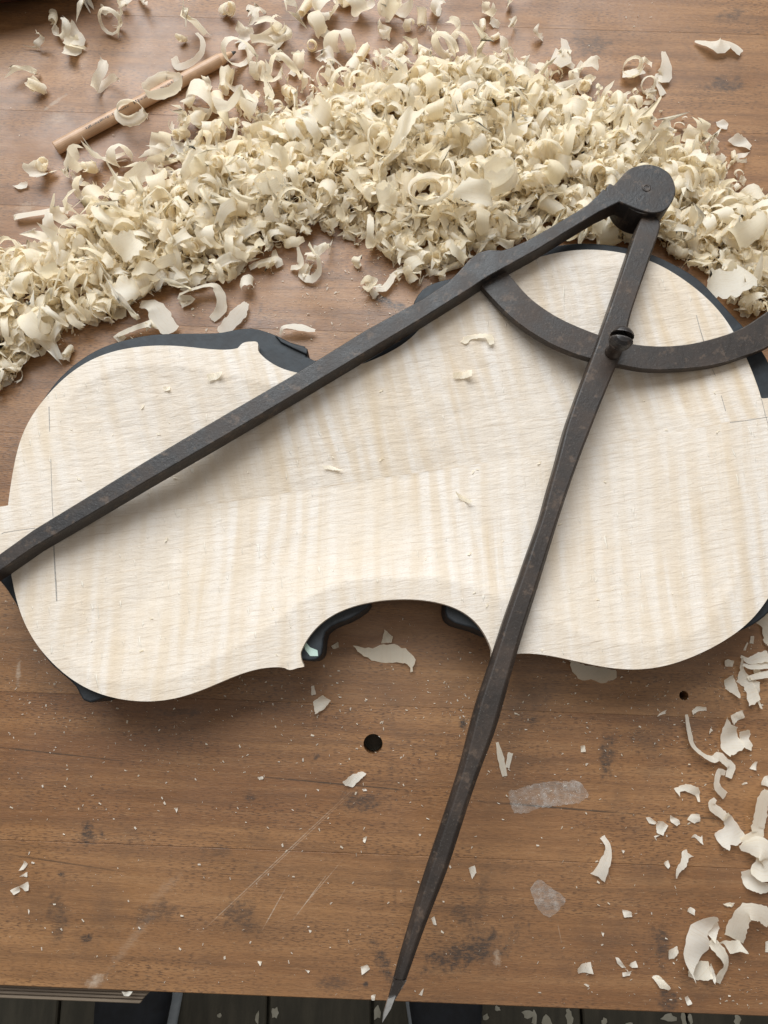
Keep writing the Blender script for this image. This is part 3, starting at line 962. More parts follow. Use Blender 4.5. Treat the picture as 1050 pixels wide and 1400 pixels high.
# ------------------------------------------------------------------ pencil
pa, pb, pc = U(76, 203, .0032), U(301, 82, .0032), U(322, 70, .0032)
proot = empty('pencil_stub', (pa.x, pa.y, 0))
tag(proot, 'natural wood hexagonal pencil stub lying among the shavings', 'pencil')
d = (pb - pa); Lb = d.length
pm = Matrix.Translation(pa) @ d.to_track_quat('Z', 'Y').to_matrix().to_4x4()
up_l = pm.to_3x3().inverted() @ Vector((0, 0, 1))
roll = math.atan2(up_l.y, up_l.x)
pm = pm @ Matrix.Rotation(roll + R(30) + R(18), 4, 'Z')
bm = lathe([(0, 0), (.0032, 0), (.0035, .0003), (.0035, Lb), (0, Lb)], 24, pm)
brl = link_mesh('barrel', bm_mesh('barrel', bm), M_PENCIL, proot, smooth=False)
bevel_mod(brl, .0004, 2, 30)
Lc = (pc - pb).length
bm = lathe([(.0033, Lb - .0001), (.0012, Lb + Lc * .75)], 18, pm)
link_mesh('sharpened_cone', bm_mesh('sharpened_cone', bm), M_CONE, proot)
bm = lathe([(.0012, Lb + Lc * .75), (.0004, Lb + Lc), (0, Lb + Lc)], 12, pm)
link_mesh('lead_tip', bm_mesh('lead_tip', bm), M_GRAPH, proot)
bm = lathe([(0, -.00008), (.0011, -.00008), (.0011, .0001)], 12, pm)
link_mesh('lead_end', bm_mesh('lead_end', bm), M_GRAPH, proot)
# worn print along the barrel, as dark strokes
verts, faces = [], []
r_flat = .0035 + .00006
s = .020
while s < .082:
    if .047 < s < .050 or .062 < s < .067:
        s += .0006; continue
    hgt = rng.choice([.0007, .0010, .0012]); wd = rng.choice([.0002, .0003, .0005])
    if .050 < s < .053: hgt, wd = .0018, .0006
    c0 = rng.uniform(-.0002, .0002)
    b = len(verts)
    for ds, cc in ((0, -hgt / 2), (wd, -hgt / 2), (wd, hgt / 2), (0, hgt / 2)):
        # on the flat facing up and towards the window side
        p = pm @ Matrix.Rotation(R(-30) - R(18) - R(0) + R(18), 4, 'Z') @ Vector((r_flat, cc + c0, s + ds))
        verts.append(p)
    faces.append((b, b + 1, b + 2, b + 3))
    s += wd + rng.choice([.0003, .0004, .0007])
link_mesh('print', mesh_from('print', verts, faces), M_GRAPH, brl, smooth=False).matrix_parent_inverse = Matrix.Identity(4)

# ------------------------------------------------------------------ shavings
def curl(r0, turns, width, grow=.25, drift=0.0, rag=.25, ns=None, nw=4, taper=None, cross=.0, rs=None):
    """one curled strip; the roll's axis along local y. returns verts (N,3), quads"""
    rs = rs or rng
    taper = rs.choice([.05, .12, .2, .35, .7]) if taper is None else taper
    ang = turns * 2 * math.pi
    ns = ns or max(6, int(10 * turns) + 5)
    t = np.linspace(0, 1, ns)
    r = r0 * (1 + grow * (t * turns)) * (1 + .06 * np.sin(t * 9 + rs.uniform(0, 6)))
    th = ang * t + rs.uniform(0, .4)
    sq = rs.uniform(.75, 1.0)
    cx, cz = r * np.cos(th), r * np.sin(th) * sq
    w = width * (1 - taper * np.abs(2 * t - 1) ** rs.uniform(3, 8)) * (1 + .12 * np.sin(t * rs.uniform(4, 11) + rs.uniform(0, 6)))
    cy = drift * (t - .5)
    k = np.linspace(-.5, .5, nw)
    X = np.repeat(cx[:, None], nw, 1); Z = np.repeat(cz[:, None], nw, 1)
    Y = cy[:, None] + w[:, None] * k[None, :]
    rgn = np.array([[rs.uniform(-1, 1) for _ in range(nw)] for _ in range(ns)])
    Y[:, 0] += rgn[:, 0] * width * rag * .28
    Y[:, -1] += rgn[:, -1] * width * rag * .28
    # torn ends
    for e, sg in ((0, -1), (ns - 1, 1)):
        tx = -math.sin(th[e]) * sg; tz = math.cos(th[e]) * sg
        am = rgn[e] * r0 * rag * 1.6
        X[e] += tx * am; Z[e] += tz * am
    # slight cone and belly
    cone = rs.uniform(-.25, .25)
    X = X * (1 + cone * k[None, :]); Z = Z * (1 + cone * k[None, :])
    bel = 1 + cross * (1 - (2 * k) ** 2)[None, :]
    X, Z = X * bel, Z * bel
    # uneven springing: the strip twists along its length and is crumpled a little
    tw = rs.gauss(0, .55)
    ca, sa_ = np.cos(tw * (t - .5))[:, None], np.sin(tw * (t - .5))[:, None]
    X, Y = X * ca - Y * sa_, X * sa_ + Y * ca
    am = .10 * r0 + .02 * width
    f1, f2, f3 = rs.uniform(3, 8), rs.uniform(2, 6), rs.uniform(0, 6)
    wv = am * np.sin(f1 * t[:, None] + f2 * k[None, :] + f3)
    X = X + wv * np.cos(th)[:, None]; Z = Z + wv * np.sin(th)[:, None]
    Vv = np.stack([X, Y, Z], 2).reshape(-1, 3)
    q = [(i * nw + j, i * nw + j + 1, (i + 1) * nw + j + 1, (i + 1) * nw + j) for i in range(ns - 1) for j in range(nw - 1)]
    return Vv, q


def rot_z(Vv, a):
    c, s = math.cos(a), math.sin(a)
    return Vv @ np.array([[c, s, 0], [-s, c, 0], [0, 0, 1]])


def rot_x(Vv, a):
    c, s = math.cos(a), math.sin(a)
    return Vv @ np.array([[1, 0, 0], [0, c, s], [0, -s, c]])


def rot_y(Vv, a):
    c, s = math.cos(a), math.sin(a)
    return Vv @ np.array([[c, 0, -s], [0, 1, 0], [s, 0, c]])


KINDS = ['tight roll', 'open curl', 'bent flake', 'thin loop', 'splinter']


def random_shaving(size=1.0, rs=None, nw=4, kinds=False):
    rs = rs or rng
    k = rs.random()
    if k < .20:      # tight roll
        kd = 0
        Vv, q = curl(rs.uniform(.0014, .0026) * size, rs.uniform(1.1, 2.0), rs.uniform(.005, .010) * size, .22, rs.uniform(-.005, .005) * size, .35, nw=nw, rs=rs)
    elif k < .60:    # open curl
        kd = 1
        Vv, q = curl(rs.uniform(.0024, .0050) * size, rs.uniform(.40, 1.0), rs.uniform(.004, .009) * size, .4, rs.uniform(-.008, .008) * size, .4, nw=nw, rs=rs)
    elif k < .78:    # bent flake
        kd = 2
        Vv, q = curl(rs.uniform(.005, .011) * size, rs.uniform(.14, .32), rs.uniform(.004, .009) * size, .1, rs.uniform(-.005, .005) * size, .45, ns=8, nw=nw, rs=rs)
    elif k < .91:    # thin loop
        kd = 3
        Vv, q = curl(rs.uniform(.004, .0070) * size, rs.uniform(.6, 1.25), rs.uniform(.002, .0045) * size, .2, rs.uniform(-.010, .010) * size, .35, nw=nw, rs=rs)
    else:            # splinter
        kd = 4
        Vv, q = curl(rs.uniform(.008, .018) * size, rs.uniform(.10, .22), rs.uniform(.0014, .003) * size, .1, rs.uniform(-.003, .003) * size, .4, ns=7, nw=nw, taper=.9, rs=rs)
    Vv = rot_y(Vv, rs.uniform(0, 2 * math.pi))
    Vv = rot_x(Vv, rs.gauss(0, .5))
    Vv = rot_z(Vv, rs.uniform(0, 2 * math.pi))
    return (Vv, q, kd) if kinds else (Vv, q)


def set_grain(me, g):
    at = me.attributes.new('grain', 'FLOAT_VECTOR', 'POINT')
    at.data.foreach_set('vector', np.asarray(g, np.float32).reshape(-1))


def strip_grain(ns, nw, dl, dw, seed):
    a, b = np.meshgrid(np.arange(ns) * dl, np.arange(nw) * dw, indexing='ij')
    return np.stack([a.ravel(), b.ravel(), np.full(a.size, seed)], 1)


def grain_of(Vv, q):
    """fibre coordinates of a strip that is a regular grid of quads"""
    nw = q[0][3] - q[0][0]
    ns = len(Vv) // nw
    G = np.asarray(Vv).reshape(ns, nw, 3)
    dl = float(np.mean(np.linalg.norm(np.diff(G[:, nw // 2], axis=0), axis=1)))
    dw = float(np.mean(np.linalg.norm(np.diff(G[ns // 2], axis=0), axis=1)))
    return strip_grain(ns, nw, dl, dw, rng.uniform(0, 9))


def set_tone(me, val):
    at = me.attributes.new('tone', 'FLOAT', 'POINT')
    at.data.foreach_set('value', np.broadcast_to(np.asarray(val, np.float32), (len(me.vertices),)).copy())


def put_shaving(Vv, q, p, label, group, tone=None, name='wood_shaving', cat='wood shaving', lift=.0002, yaw=None):
    Vv = np.asarray(Vv, float).copy()
    Vv[:, :2] -= Vv[:, :2].mean(0)
    Vv[:, 2] -= Vv[:, 2].min()
    me = mesh_from(name, Vv.tolist(), q)
    set_tone(me, rng.uniform(.3, .95) if tone is None else tone)
    set_grain(me, grain_of(Vv, q))
    o = link_mesh(name, me, M_SHAVE, loc=(p[0], p[1], p[2] + lift))
    return tag(o, label, cat, group)


HEAP = [(225, 262), (262, 232), (330, 205), (400, 160), (450, 138), (520, 112), (640, 100), (720, 118), (790, 150), (860, 152), (876, 185), (905, 205), (950, 215), (985, 255), (1020, 285), (1090, 285),
        (1100, 470), (1052, 440), (1012, 428), (985, 396), (940, 362), (880, 338), (800, 326), (740, 326), (690, 338), (640, 352), (600, 372), (560, 372), (515, 336), (440, 322), (395, 338),
        (345, 352), (315, 384), (240, 392), (190, 406), (140, 440), (98, 452), (70, 470), (30, 498), (0, 535), (-40, 540), (-40, 372), (30, 352), (75, 340), (110, 318), (160, 292)]
heap_w = px_poly(HEAP, 0, 3)


def heap_h(X, Y):
    d = np.where(inside(heap_w, X, Y), dist_to(heap_w, X, Y), 0)
    return .015 * (1 - np.exp(-d / .024)) + .0


hx0, hy0 = heap_w.min(0); hx1, hy1 = heap_w.max(0)


def heap_points(nn, rg):
    out = []
    while len(out) < nn:
        X = rg.uniform(hx0, hx1, nn * 2); Y = rg.uniform(hy0, hy1, nn * 2)
        ok = inside(heap_w, X, Y)
        h = heap_h(X, Y)
        for x, y, o_, hh in zip(X, Y, ok, h):
            if o_: out.append((x, y, hh))
    return out[:nn]


def join_shavings(name, items, label, cat):
    """many strips as one mesh that nobody could count"""
    vs, fs, tn, gr, b = [], [], [], [], 0
    for Vv, q, tone in items:
        gr.append(grain_of(Vv, q) if len(q) > 1 else np.zeros((len(Vv), 3)))
        vs.append(Vv); tn.append(np.full(len(Vv), tone, np.float32))
        fs.append(np.array(q) + b); b += len(Vv)
    me = bpy.data.meshes.new(name)
    Va = np.concatenate(vs); Fa = np.concatenate(fs)
    me.from_pydata(Va.tolist(), [], Fa.tolist())
    me.update()
    set_tone(me, np.concatenate(tn))
    set_grain(me, np.concatenate(gr))
    o = link_mesh(name, me, M_SHAVE)
    return tag(o, label, cat, kind='stuff')


items = []
for (x, y, h) in heap_points(4600, nrg):
    lay = rng.random() ** .7
    Vv, q = random_shaving(rng.choice([.4, .55, .7, .85, 1.0, 1.2]))
    Vv[:, 2] -= Vv[:, 2].min()
    Vv = Vv + np.array([x, y, .0003 + max(0, lay * h - .001)])
    items.append((Vv, q, rng.uniform(.15, 1.0)))
# stragglers that thin out from the heap's far foot
far_edge = px_poly([(225, 262), (262, 232), (330, 205), (400, 160), (450, 138), (520, 112), (640, 100), (720, 118), (790, 150), (860, 152), (876, 185), (950, 215), (1020, 285)], 0, 6)
for k in range(230):
    p = far_edge[rng.randrange(len(far_edge) - 6)]
    Vv, q = random_shaving(rng.choice([.3, .4, .5, .65]))
    Vv[:, 2] -= Vv[:, 2].min()
    Vv = Vv + np.array([p[0] + rng.gauss(0, .006), p[1] + abs(rng.gauss(0, .011)), .0003])
    items.append((Vv, q, rng.uniform(.3, 1.0)))
join_shavings('shaving_heap', items, 'broad heap of pale curled wood shavings across the bench behind the violin plate', 'wood shavings')

# the largest strips lying on top of the heap, one by one
rs_top = random.Random(23)
LOOK = ['tightly rolled tube shaving', 'open curled shaving', 'bent broad shaving', 'thin looping shaving', 'slender splinter shaving']
SPOTS = [((110, 420), 'on the heap\'s thin end beyond the plate\'s upper bout'), ((250, 330), 'on the heap behind the plate\'s upper bout'), ((330, 230), 'on the heap\'s slope next to the pencil'),
         ((480, 200), 'on the tall middle of the heap behind the waist'), ((620, 310), 'on the heap\'s steep side facing the crossing divider leg'), ((650, 170), 'on the heap\'s far slope behind the crossing divider leg'),
         ((810, 215), 'on the heap right beside the hinge head'), ((980, 300), 'on the heap\'s end past the hinge head'), ((1010, 390), 'on the heap against the cradle\'s shoulder')]


def spot_of(x, y):
    return min(SPOTS, key=lambda s_: (U(*s_[0]).x - x) ** 2 + (U(*s_[0]).y - y) ** 2)[1]


for i, (x, y, h) in enumerate(heap_points(95, np.random.default_rng(5))):
    Vv, q, kd = random_shaving(rs_top.choice([.95, 1.1, 1.25, 1.45]), rs_top, nw=5, kinds=True)
    put_shaving(Vv, q, (x, y, max(.0, h * .97 - .0005)), 'large ' + LOOK[kd] + ' ' + spot_of(x, y), 'large shavings on top of the heap', rs_top.uniform(.35, 1.0))

# loose shavings thrown around the heap (photo place, size, kind, turn in degrees)
LO = 'lying loose on bare bench beyond the heap\'s far edge'
LP_ = 'lying loose on the bench around the pencil stub'
LF = 'lying loose on bare bench between heap and violin plate'
LR = 'lying apart on the bare bench behind the dividers\' hinge'
loose = []
for (x, y) in [(74, 25), (86, 46), (57, 63), (103, 61), (36, 101), (53, 122), (147, 118), (156, 38), (135, 24), (173, 29), (168, 9), (196, 6), (128, 5), (142, 14)]:
    loose.append((x, y, 1.15, 'far', 'lying loose between pencil and turned tool handle'))
for (x, y) in [(251, 55), (312, 21), (347, 22), (380, 42), (400, 30), (330, 55), (345, 78), (365, 62), (381, 55), (420, 12), (435, 40), (445, 20), (470, 5), (490, 15), (530, 20), (548, 12), (560, 35), (575, 25), (600, 15), (590, 45), (525, 48), (576, 72), (560, 82), (620, 50),
               (545, 78), (500, 75), (505, 95), (470, 65), (480, 95), (450, 85), (455, 110), (430, 70), (410, 90), (415, 120), (390, 100), (375, 75), (370, 120), (395, 130), (355, 98), (350, 135), (330, 90), (322, 120), (345, 155), (375, 150), (300, 140), (285, 120), (272, 128), (280, 150), (262, 140), (640, 75), (655, 90), (625, 95), (610, 78), (670, 85), (690, 75), (705, 95), (720, 100), (740, 110),
               (310, 110), (335, 140), (265, 45), (590, 90), (530, 95)]:
    loose.append((x + rng.uniform(-4, 4), y + rng.uniform(-4, 4), 1.15, 'far', LO))
for (x, y) in [(60, 228), (55, 240), (105, 230), (90, 240), (130, 228), (142, 220), (128, 238), (112, 250), (120, 262), (165, 222), (150, 255), (155, 268), (165, 262), (180, 250), (195, 248), (212, 230), (220, 205), (232, 237), (240, 210), (215, 262), (200, 270), (250, 190), (256, 170), (275, 165), (265, 205), (285, 195), (290, 180), (303, 185), (310, 200), (320, 170), (185, 275), (135, 275), (105, 290), (92, 300), (75, 318), (60, 330)]:
    loose.append((x + rng.uniform(-3, 3), y + rng.uniform(-3, 3), 1.1, 'pencil', LP_))
for (x, y) in [(668, 17), (675, 30), (660, 35), (678, 51), (697, 5), (735, 50), (722, 98), (801, 97), (782, 115), (798, 121), (865, 97), (773, 75), (942, 190), (960, 208), (965, 212), (980, 240), (755, 113), (700, 40)]:
    loose.append((x, y, .8, 'right', LR))
for (x, y) in [(185, 470), (150, 440), (140, 435), (425, 355), (418, 372), (362, 366), (372, 360), (488, 360), (95, 483), (90, 488), (505, 392), (512, 398), (560, 380), (545, 375), (590, 372), (573, 385), (620, 365), (605, 380), (635, 352), (10, 520), (5, 500), (30, 495), (45, 480), (20, 512), (340, 390), (250, 412), (60, 478)]:
    loose.append((x, y, .75, 'front', LF))
GR = {'far': 'loose shavings beyond the heap', 'pencil': 'loose shavings around the pencil', 'right': 'loose shavings behind the hinge', 'front': 'loose shavings between heap and plate'}
rl = random.Random(91)
for (u, v, sz, g, lab) in loose:
    Vv, q, kd = random_shaving(sz * rl.uniform(.75, 1.3), rl, nw=5, kinds=True)
    p = U(u, v, .002)
    put_shaving(Vv, q, (p.x, p.y, 0.0001), 'pale ' + LOOK[kd] + ' ' + lab, GR[g], rl.uniform(.4, 1.0))


# ---- shavings with a shape of their own, one after the other
def ribbon(pts, label, tone=.8, group=None, nw=5, step=5, rag=.12, name='wood_shaving'):
    """pts: (u, v, height mm, width mm, roll deg); a strip that runs along them"""
    P = []
    for (u, v, h, w, ro) in pts:
        p = U(u, v, h / 1000)
        P.append((p.x, p.y, h / 1000, w * 1.38 / 1000, R(ro * .7)))
    C = np.array(catmull(P, step, closed=False))
    Vv, q = [], []
    ns = len(C)
    for i in range(ns):
        a = C[max(i - 1, 0)][:3]; b = C[min(i + 1, ns - 1)][:3]
        d = Vector(b - a).normalized()
        side = Vector((-d.y, d.x, 0)).normalized()
        up = d.cross(side)
        sd = side * math.cos(C[i][4]) + up * -math.sin(C[i][4])
        for k in range(nw):
            t = k / (nw - 1) - .5
            ww = C[i][3] * (1 + (rng.uniform(-rag, rag) if k in (0, nw - 1) else 0))
            e = 0.0
            p = Vector(C[i][:3]) + sd * (t * ww) + d * (rng.uniform(-.6, .6) * rag * C[i][3] if i in (0, ns - 1) else 0)
            Vv.append(p)
    for i in range(ns - 1):
        for k in range(nw - 1): q.append((i * nw + k, i * nw + k + 1, (i + 1) * nw + k + 1, (i + 1) * nw + k))
    Va = np.array([tuple(p) for p in Vv])
    base = Va[:, :2].mean(0)
    zmin = Va[:, 2].min()
    if zmin < .0002: Va[:, 2] += .0002 - zmin
    Va[:, :2] -= base
    me = mesh_from(name, Va.tolist(), q)
    set_tone(me, tone)
    set_grain(me, grain_of(Va, q))
    o = link_mesh(name, me, M_SHAVE, loc=(base[0], base[1], 0))
    return tag(o, label, 'wood shaving', group)


def flake(pts, label, tone=.85, bend=.0020, z0=0.0002, group=None, name='wood_flake', cat='wood flake', zproj=0.0):
    """flat traced chip, bent a little so that its rim lifts off what it lies on"""
    W = np.array([U(u, v, zproj)[:2] for u, v in pts])
    if label is None:
        mu = np.mean(np.array(pts), 0)
        label = 'small torn wood flake lying ' + min(NEAR, key=lambda n_: (n_[0][0] - mu[0]) ** 2 + (n_[0][1] - mu[1]) ** 2)[1]
    size = np.ptp(W, axis=0).max()
    W = resample(W, max(size / 16, .0005))
    W = W + nrg.normal(0, size * .010, W.shape)
    gx, gy = np.meshgrid(np.arange(W[:, 0].min(), W[:, 0].max(), size / 9), np.arange(W[:, 1].min(), W[:, 1].max(), size / 9))
    gx, gy = gx.ravel(), gy.ravel()
    m = inside(W, gx, gy)
    gx, gy = gx[m], gy[m]
    if len(gx):
        m = dist_to(W, gx, gy) > size / 30
        gx, gy = gx[m], gy[m]
    V, T = cdt_fill(W, extra=np.stack([gx, gy], 1) if len(gx) else ())
    c = V.mean(0)
    a = rng.uniform(0, math.pi)
    s = ((V[:, 0] - c[0]) * math.cos(a) + (V[:, 1] - c[1]) * math.sin(a)) / (size / 2)
    s2 = (-(V[:, 0] - c[0]) * math.sin(a) + (V[:, 1] - c[1]) * math.cos(a)) / (size / 2)
    z = min(bend * 1.7, size * .30) * (s * s + .35 * s2 * rng.uniform(-1, 1) + .16 * np.sin(s * 4 + s2 * 3 + rng.uniform(0, 6)))
    z = z - z.min()
    me = mesh_from(name, np.column_stack([V - c, z]).tolist(), T.tolist())
    set_tone(me, tone)
    set_grain(me, np.column_stack([s2 * size / 2, s * size / 2, np.full(len(V), rng.uniform(0, 9))]))
    o = link_mesh(name, me, M_SHAVE, loc=(c[0], c[1], z0))
    return tag(o, label, cat, group)


def crop(x0, y0, sc, pts):
    return [(x0 + x / sc, y0 + y / sc) for x, y in pts]


C6 = lambda pts: crop(880, 960, 6.176, pts)
C5 = lambda pts: crop(880, 800, 6.176, pts)
C7 = lambda pts: crop(890, 1150, 6.364, pts)
CE = lambda pts: crop(650, 1100, 2.625, pts)
CF = lambda pts: crop(380, 780, 3.088, pts)
CG = lambda pts: crop(350, 1100, 2.625, pts)
CH = lambda pts: crop(0, 1100, 2.625, pts)


def rb(cropf, pts, label, **kw):
    """pts: (x, y, height, width, roll) in a crop"""
    uv = cropf([(p[0], p[1]) for p in pts])
    return ribbon([(a, b, p[2], p[3], p[4]) for (a, b), p in zip(uv, pts)], label, **kw)


SF = None
NEAR = [((955, 1300), 'beside the largest folded flake'), ((960, 1110), 'among the torn shavings at the bench\'s end'), ((930, 955), 'near the small dowel hole'), ((800, 1300), 'near the bench\'s front edge past the divider point'), ((740, 1090), 'near the strips of dried glue'), ((510, 1040), 'around the larger dowel hole'), ((560, 1330), 'beside the divider point'), ((400, 1320), 'on the stained front stave'), ((40, 1190), 'by the grain crack at the strip end of the bench'), ((280, 1150), 'near the long pale scratches'), ((1000, 900), 'just outside the plate\'s lower bout')]
SG = 'small flakes in front of the plate'
flake(C6([(655, 115), (700, 180), (760, 205), (835, 375), (690, 450), (640, 400), (640, 240), (655, 180)]), 'wide upright-ended square flake beside the long S-shaped shaving', .8, .004)
flake(C6([(790, 250), (860, 225), (895, 270), (880, 310), (910, 365), (880, 405), (830, 380)]), 'grey two-lobed flake tucked behind the wide square flake', .75, .002)
flake(C6([(725, 110), (810, 65), (835, 130), (740, 190), (720, 165)]), 'small boxy bent flake above the wide square flake', .8, .003)
rb(C6, [(362, 105, 3.5, 1.8, 55), (385, 250, 3.2, 2.6, 50), (420, 370, 3.5, 2.4, 60), (490, 435, 4, 2.2, 70), (590, 480, 3, 2.4, 30), (640, 455, 3.5, 2.6, 10), (690, 500, 3, 2.8, 20), (740, 560, 2.5, 2.6, -10), (715, 640, 2, 2.0, -20)], 'long S-shaped narrow shaving curling away from the small dowel hole')
rb(C6, [(690, 600, 2, 1.6, 0), (640, 590, 4, 2.4, 20), (620, 650, 5, 2.6, 40), (635, 740, 4, 2.6, 10), (690, 790, 1.6, 2.8, 0)], 'hook-shaped shaving between the S-shaped shaving and the large angular flake')
rb(C6, [(605, 815, 4, 1.2, 0), (575, 870, 4, 3.0, 20), (640, 930, 3, 3.0, 0), (700, 980, 3, 3.0, -20)], 'short twisted shaving joined against the large angular flake')
flake(C6([(650, 900), (720, 950), (850, 1110), (810, 1160), (750, 1200), (700, 1180), (690, 1230), (640, 1210), (580, 1105), (680, 1050), (650, 980)]), 'large angular white flake with a notched lower edge', .95, .004)
rb(C6, [(1060, 770, 6, 4.5, 20), (1010, 830, 6, 4.8, 25), (990, 950, 5, 4.8, 20), (960, 1060, 4, 4.2, 10), (900, 1140, 3, 2.6, 0), (820, 1165, 2, 1.4, 0)], 'broad creamy ribbon shaving sweeping towards the large angular flake', tone=.6)
flake(C6([(250, 730), (350, 685), (440, 710), (470, 760), (460, 840), (440, 830), (440, 790), (330, 745), (290, 760), (295, 800), (275, 770)]), 'arched flake with two hanging prongs on bare bench', .7, .003)
for pts in ([(105, 995), (150, 1000), (205, 1040), (150, 1120), (105, 1100)], [(15, 970), (50, 970), (105, 1015), (90, 1030), (40, 1020)], [(215, 950), (290, 990), (305, 1025), (270, 1040), (225, 1010)],
            [(355, 985), (400, 945), (455, 935), (470, 1000), (420, 1020)], [(375, 1135), (430, 1110), (480, 1140), (490, 1120), (490, 1200), (460, 1170), (430, 1140)],
            [(890, 560), (930, 500), (955, 500), (940, 575)], [(400, 75), (440, 35), (520, 40), (530, 70), (460, 75), (400, 105)], [(105, 120), (160, 75), (190, 60), (180, 95)], [(545, 270), (560, 215), (580, 240)], [(815, 690), (860, 670), (870, 685), (830, 700)],
            [(80, 1130), (130, 1115), (140, 1125), (90, 1140)], [(960, 690), (1000, 640), (1050, 610), (1060, 720), (1010, 700)], [(975, 770), (1020, 735), (1060, 745), (1060, 790)]):
    flake(C6(pts), SF, .85, .0018, group=SG)
flake(C5([(665, 800), (720, 755), (760, 800), (780, 860), (800, 930), (780, 955), (690, 880)]), 'oval grey flake with a ragged side right of the small dowel hole', .7, .002)
flake(C5([(765, 620), (790, 620), (840, 710), (910, 800), (960, 960), (860, 1020), (840, 860), (780, 820), (800, 720)]), 'long bottle-shaped pale flake below the plate\'s lower bout', .8, .003)
flake(C5([(910, 800), (970, 820), (965, 920), (985, 1045), (960, 1040), (930, 900)]), 'narrow split flake lying along the bottle-shaped flake', .75, .003)
rb(C5, [(820, 600, 2, .8, 0), (900, 640, 3, 2.5, 20), (990, 610, 4, 3.8, 30), (1060, 600, 4, 4, 20)], 'pointed splinter-ended shaving just outside the plate\'s lower bout')
rb(C5, [(840, 672, 3, .9, 0), (940, 690, 4, 2.0, 40), (1060, 675, 4, 2.4, 30)], 'thin straight sliver crossing over two torn flakes', tone=.95)
rb(C5, [(915, 800, 2, .8, 0), (980, 765, 3, 2.2, 20), (1060, 750, 4, 2.4, 20)], 'slim bowed sliver beside the bottle-shaped flake', tone=.95)
flake(C5([(930, 310), (990, 255), (1060, 240), (1070, 600), (1040, 560), (1000, 480), (985, 345)]), 'tall creamy shaving leaning against the cradle\'s lower side', .5, .005)
flake(C5([(910, 700), (960, 690), (985, 745), (960, 780), (925, 760)]), SF, .7, .002, group=SG)
flake(C5([(665, 640), (700, 625), (750, 640), (740, 690), (680, 685)]), SF, .75, .0015, group=SG)
flake(C5([(840, 550), (865, 480), (880, 490), (855, 555)]), SF, .75, .001, group=SG)
flake(C5([(895, 430), (925, 430), (925, 495), (890, 490)]), SF, .75, .001, group=SG)
# the big folded one near the front edge
flake(C7([(470, 585), (520, 640), (460, 780), (490, 880), (480, 920), (390, 1020), (310, 1100), (300, 1150), (230, 950), (300, 760), (330, 700)]), 'largest white folded flake near the bench\'s front edge', 1.0, .0045, z0=.0022)
flake(C7([(520, 650), (572, 735), (510, 850), (455, 770)]), 'folded-over white corner leaning on the largest folded flake', .95, .003, z0=.0030)
flake(C7([(300, 1110), (390, 1035), (490, 1030), (515, 1170), (470, 1190), (400, 1205), (320, 1170)]), 'creamy turned-under end below the largest folded flake', .6, .0022)
flake(C7([(486, 1025), (505, 1060), (553, 1170), (525, 1220), (505, 1165)]), 'white upturned tip at the end of the turned-under flake', 1.0, .002, z0=.002)
rb(C7, [(1040, 680, 7, 6, 10), (960, 630, 8, 5, 0), (880, 612, 9, 5, -10), (810, 632, 8, 5, -25), (760, 730, 5, 5.5, -35), (715, 850, 1.5, 6, -20)], 'wide arching ribbon shaving beside the largest folded flake', tone=.7)
flake(C7([(520, 850), (590, 835), (740, 845), (797, 935), (650, 945), (600, 865)]), 'cream rolled strip end beneath the wide arching ribbon', .65, .003, z0=.002)
rb(C7, [(510, 870, 3, 2.4, 0), (570, 920, 4, 3.4, 20), (640, 1010, 4, 3.4, 40), (655, 1080, 3.5, 2.6, 50), (610, 1160, 3, 2.6, 30), (572, 1230, 1, 2.4, 0)], 'narrow drooping ribbon shaving hanging below the cream rolled strip', tone=.7)
for pts in ([(140, 940), (220, 905), (230, 960), (190, 1020), (150, 1025)], [(0, 1180), (70, 1165), (160, 1260), (150, 1285), (80, 1275), (30, 1210)], [(280, 1345), (310, 1330), (350, 1400), (310, 1420)], [(95, 180), (150, 165), (160, 210), (140, 235)], [(620, 545), (680, 525), (720, 560), (660, 570)], [(820, 545), (850, 550), (840, 575)], [(300, 600), (340, 570), (380, 590), (370, 640), (330, 620)], [(985, 870), (1030, 860), (1030, 960), (990, 965)]):
    flake(C7(pts), SF, .9, .0018, group=SG)
flake(C7([(185, 300), (210, 220), (260, 130), (265, 95), (300, 65), (310, 95), (350, 120), (320, 140), (300, 200), (240, 260), (205, 305)]), 'fish-shaped white flake lying alone on the bench', .95, .0025)
rb(C7, [(775, 62, 3, 1.5, 0), (860, 50, 5, 4.5, 10), (960, 60, 7, 7, 20), (1040, 150, 7, 7, 0), (990, 250, 6, 7, -30), (890, 210, 3, 6, -10)], 'large looped creamy shaving at the bench\'s end', tone=.75)
flake(C7([(775, 260), (860, 222), (900, 280), (960, 350), (1030, 355), (1030, 430), (920, 442), (800, 395)]), 'broad curved white shaving under the large looped one', .9, .003)
rb(CE, [(455, 115, 2, 1.8, 0), (476, 150, 3, 2.0, 20), (465, 210, 3, 3.4, -20), (440, 262, 1.5, 5.0, 0)], 'small wavy shaving with fanned end lying alone on the bench', tone=.95)
for pts in ([(360, 580), (385, 565), (410, 560), (418, 600), (365, 603)], [(500, 545), (512, 548), (540, 585), (525, 585), (505, 565)], [(545, 570), (575, 560), (580, 580), (560, 584)], [(525, 600), (562, 595), (552, 612), (525, 614)], [(385, 640), (408, 645), (405, 656)], [(525, 375), (555, 380), (560, 400), (530, 402)], [(885, 355), (930, 350), (920, 368)], [(630, 615), (655, 610), (694, 650), (690, 662), (660, 655)], [(520, 160), (535, 165), (530, 175)], [(450, 455), (462, 460), (456, 472)]):
    flake(CE(pts), SF, .9, .0015, group=SG)
flake(CF([(318, 315), (390, 330), (440, 310), (500, 312), (550, 340), (582, 380), (560, 435), (548, 390), (460, 388), (400, 382), (355, 360)]), 'flat fish-tailed flake lying on the bench within the plate\'s waist', .35, .0016)
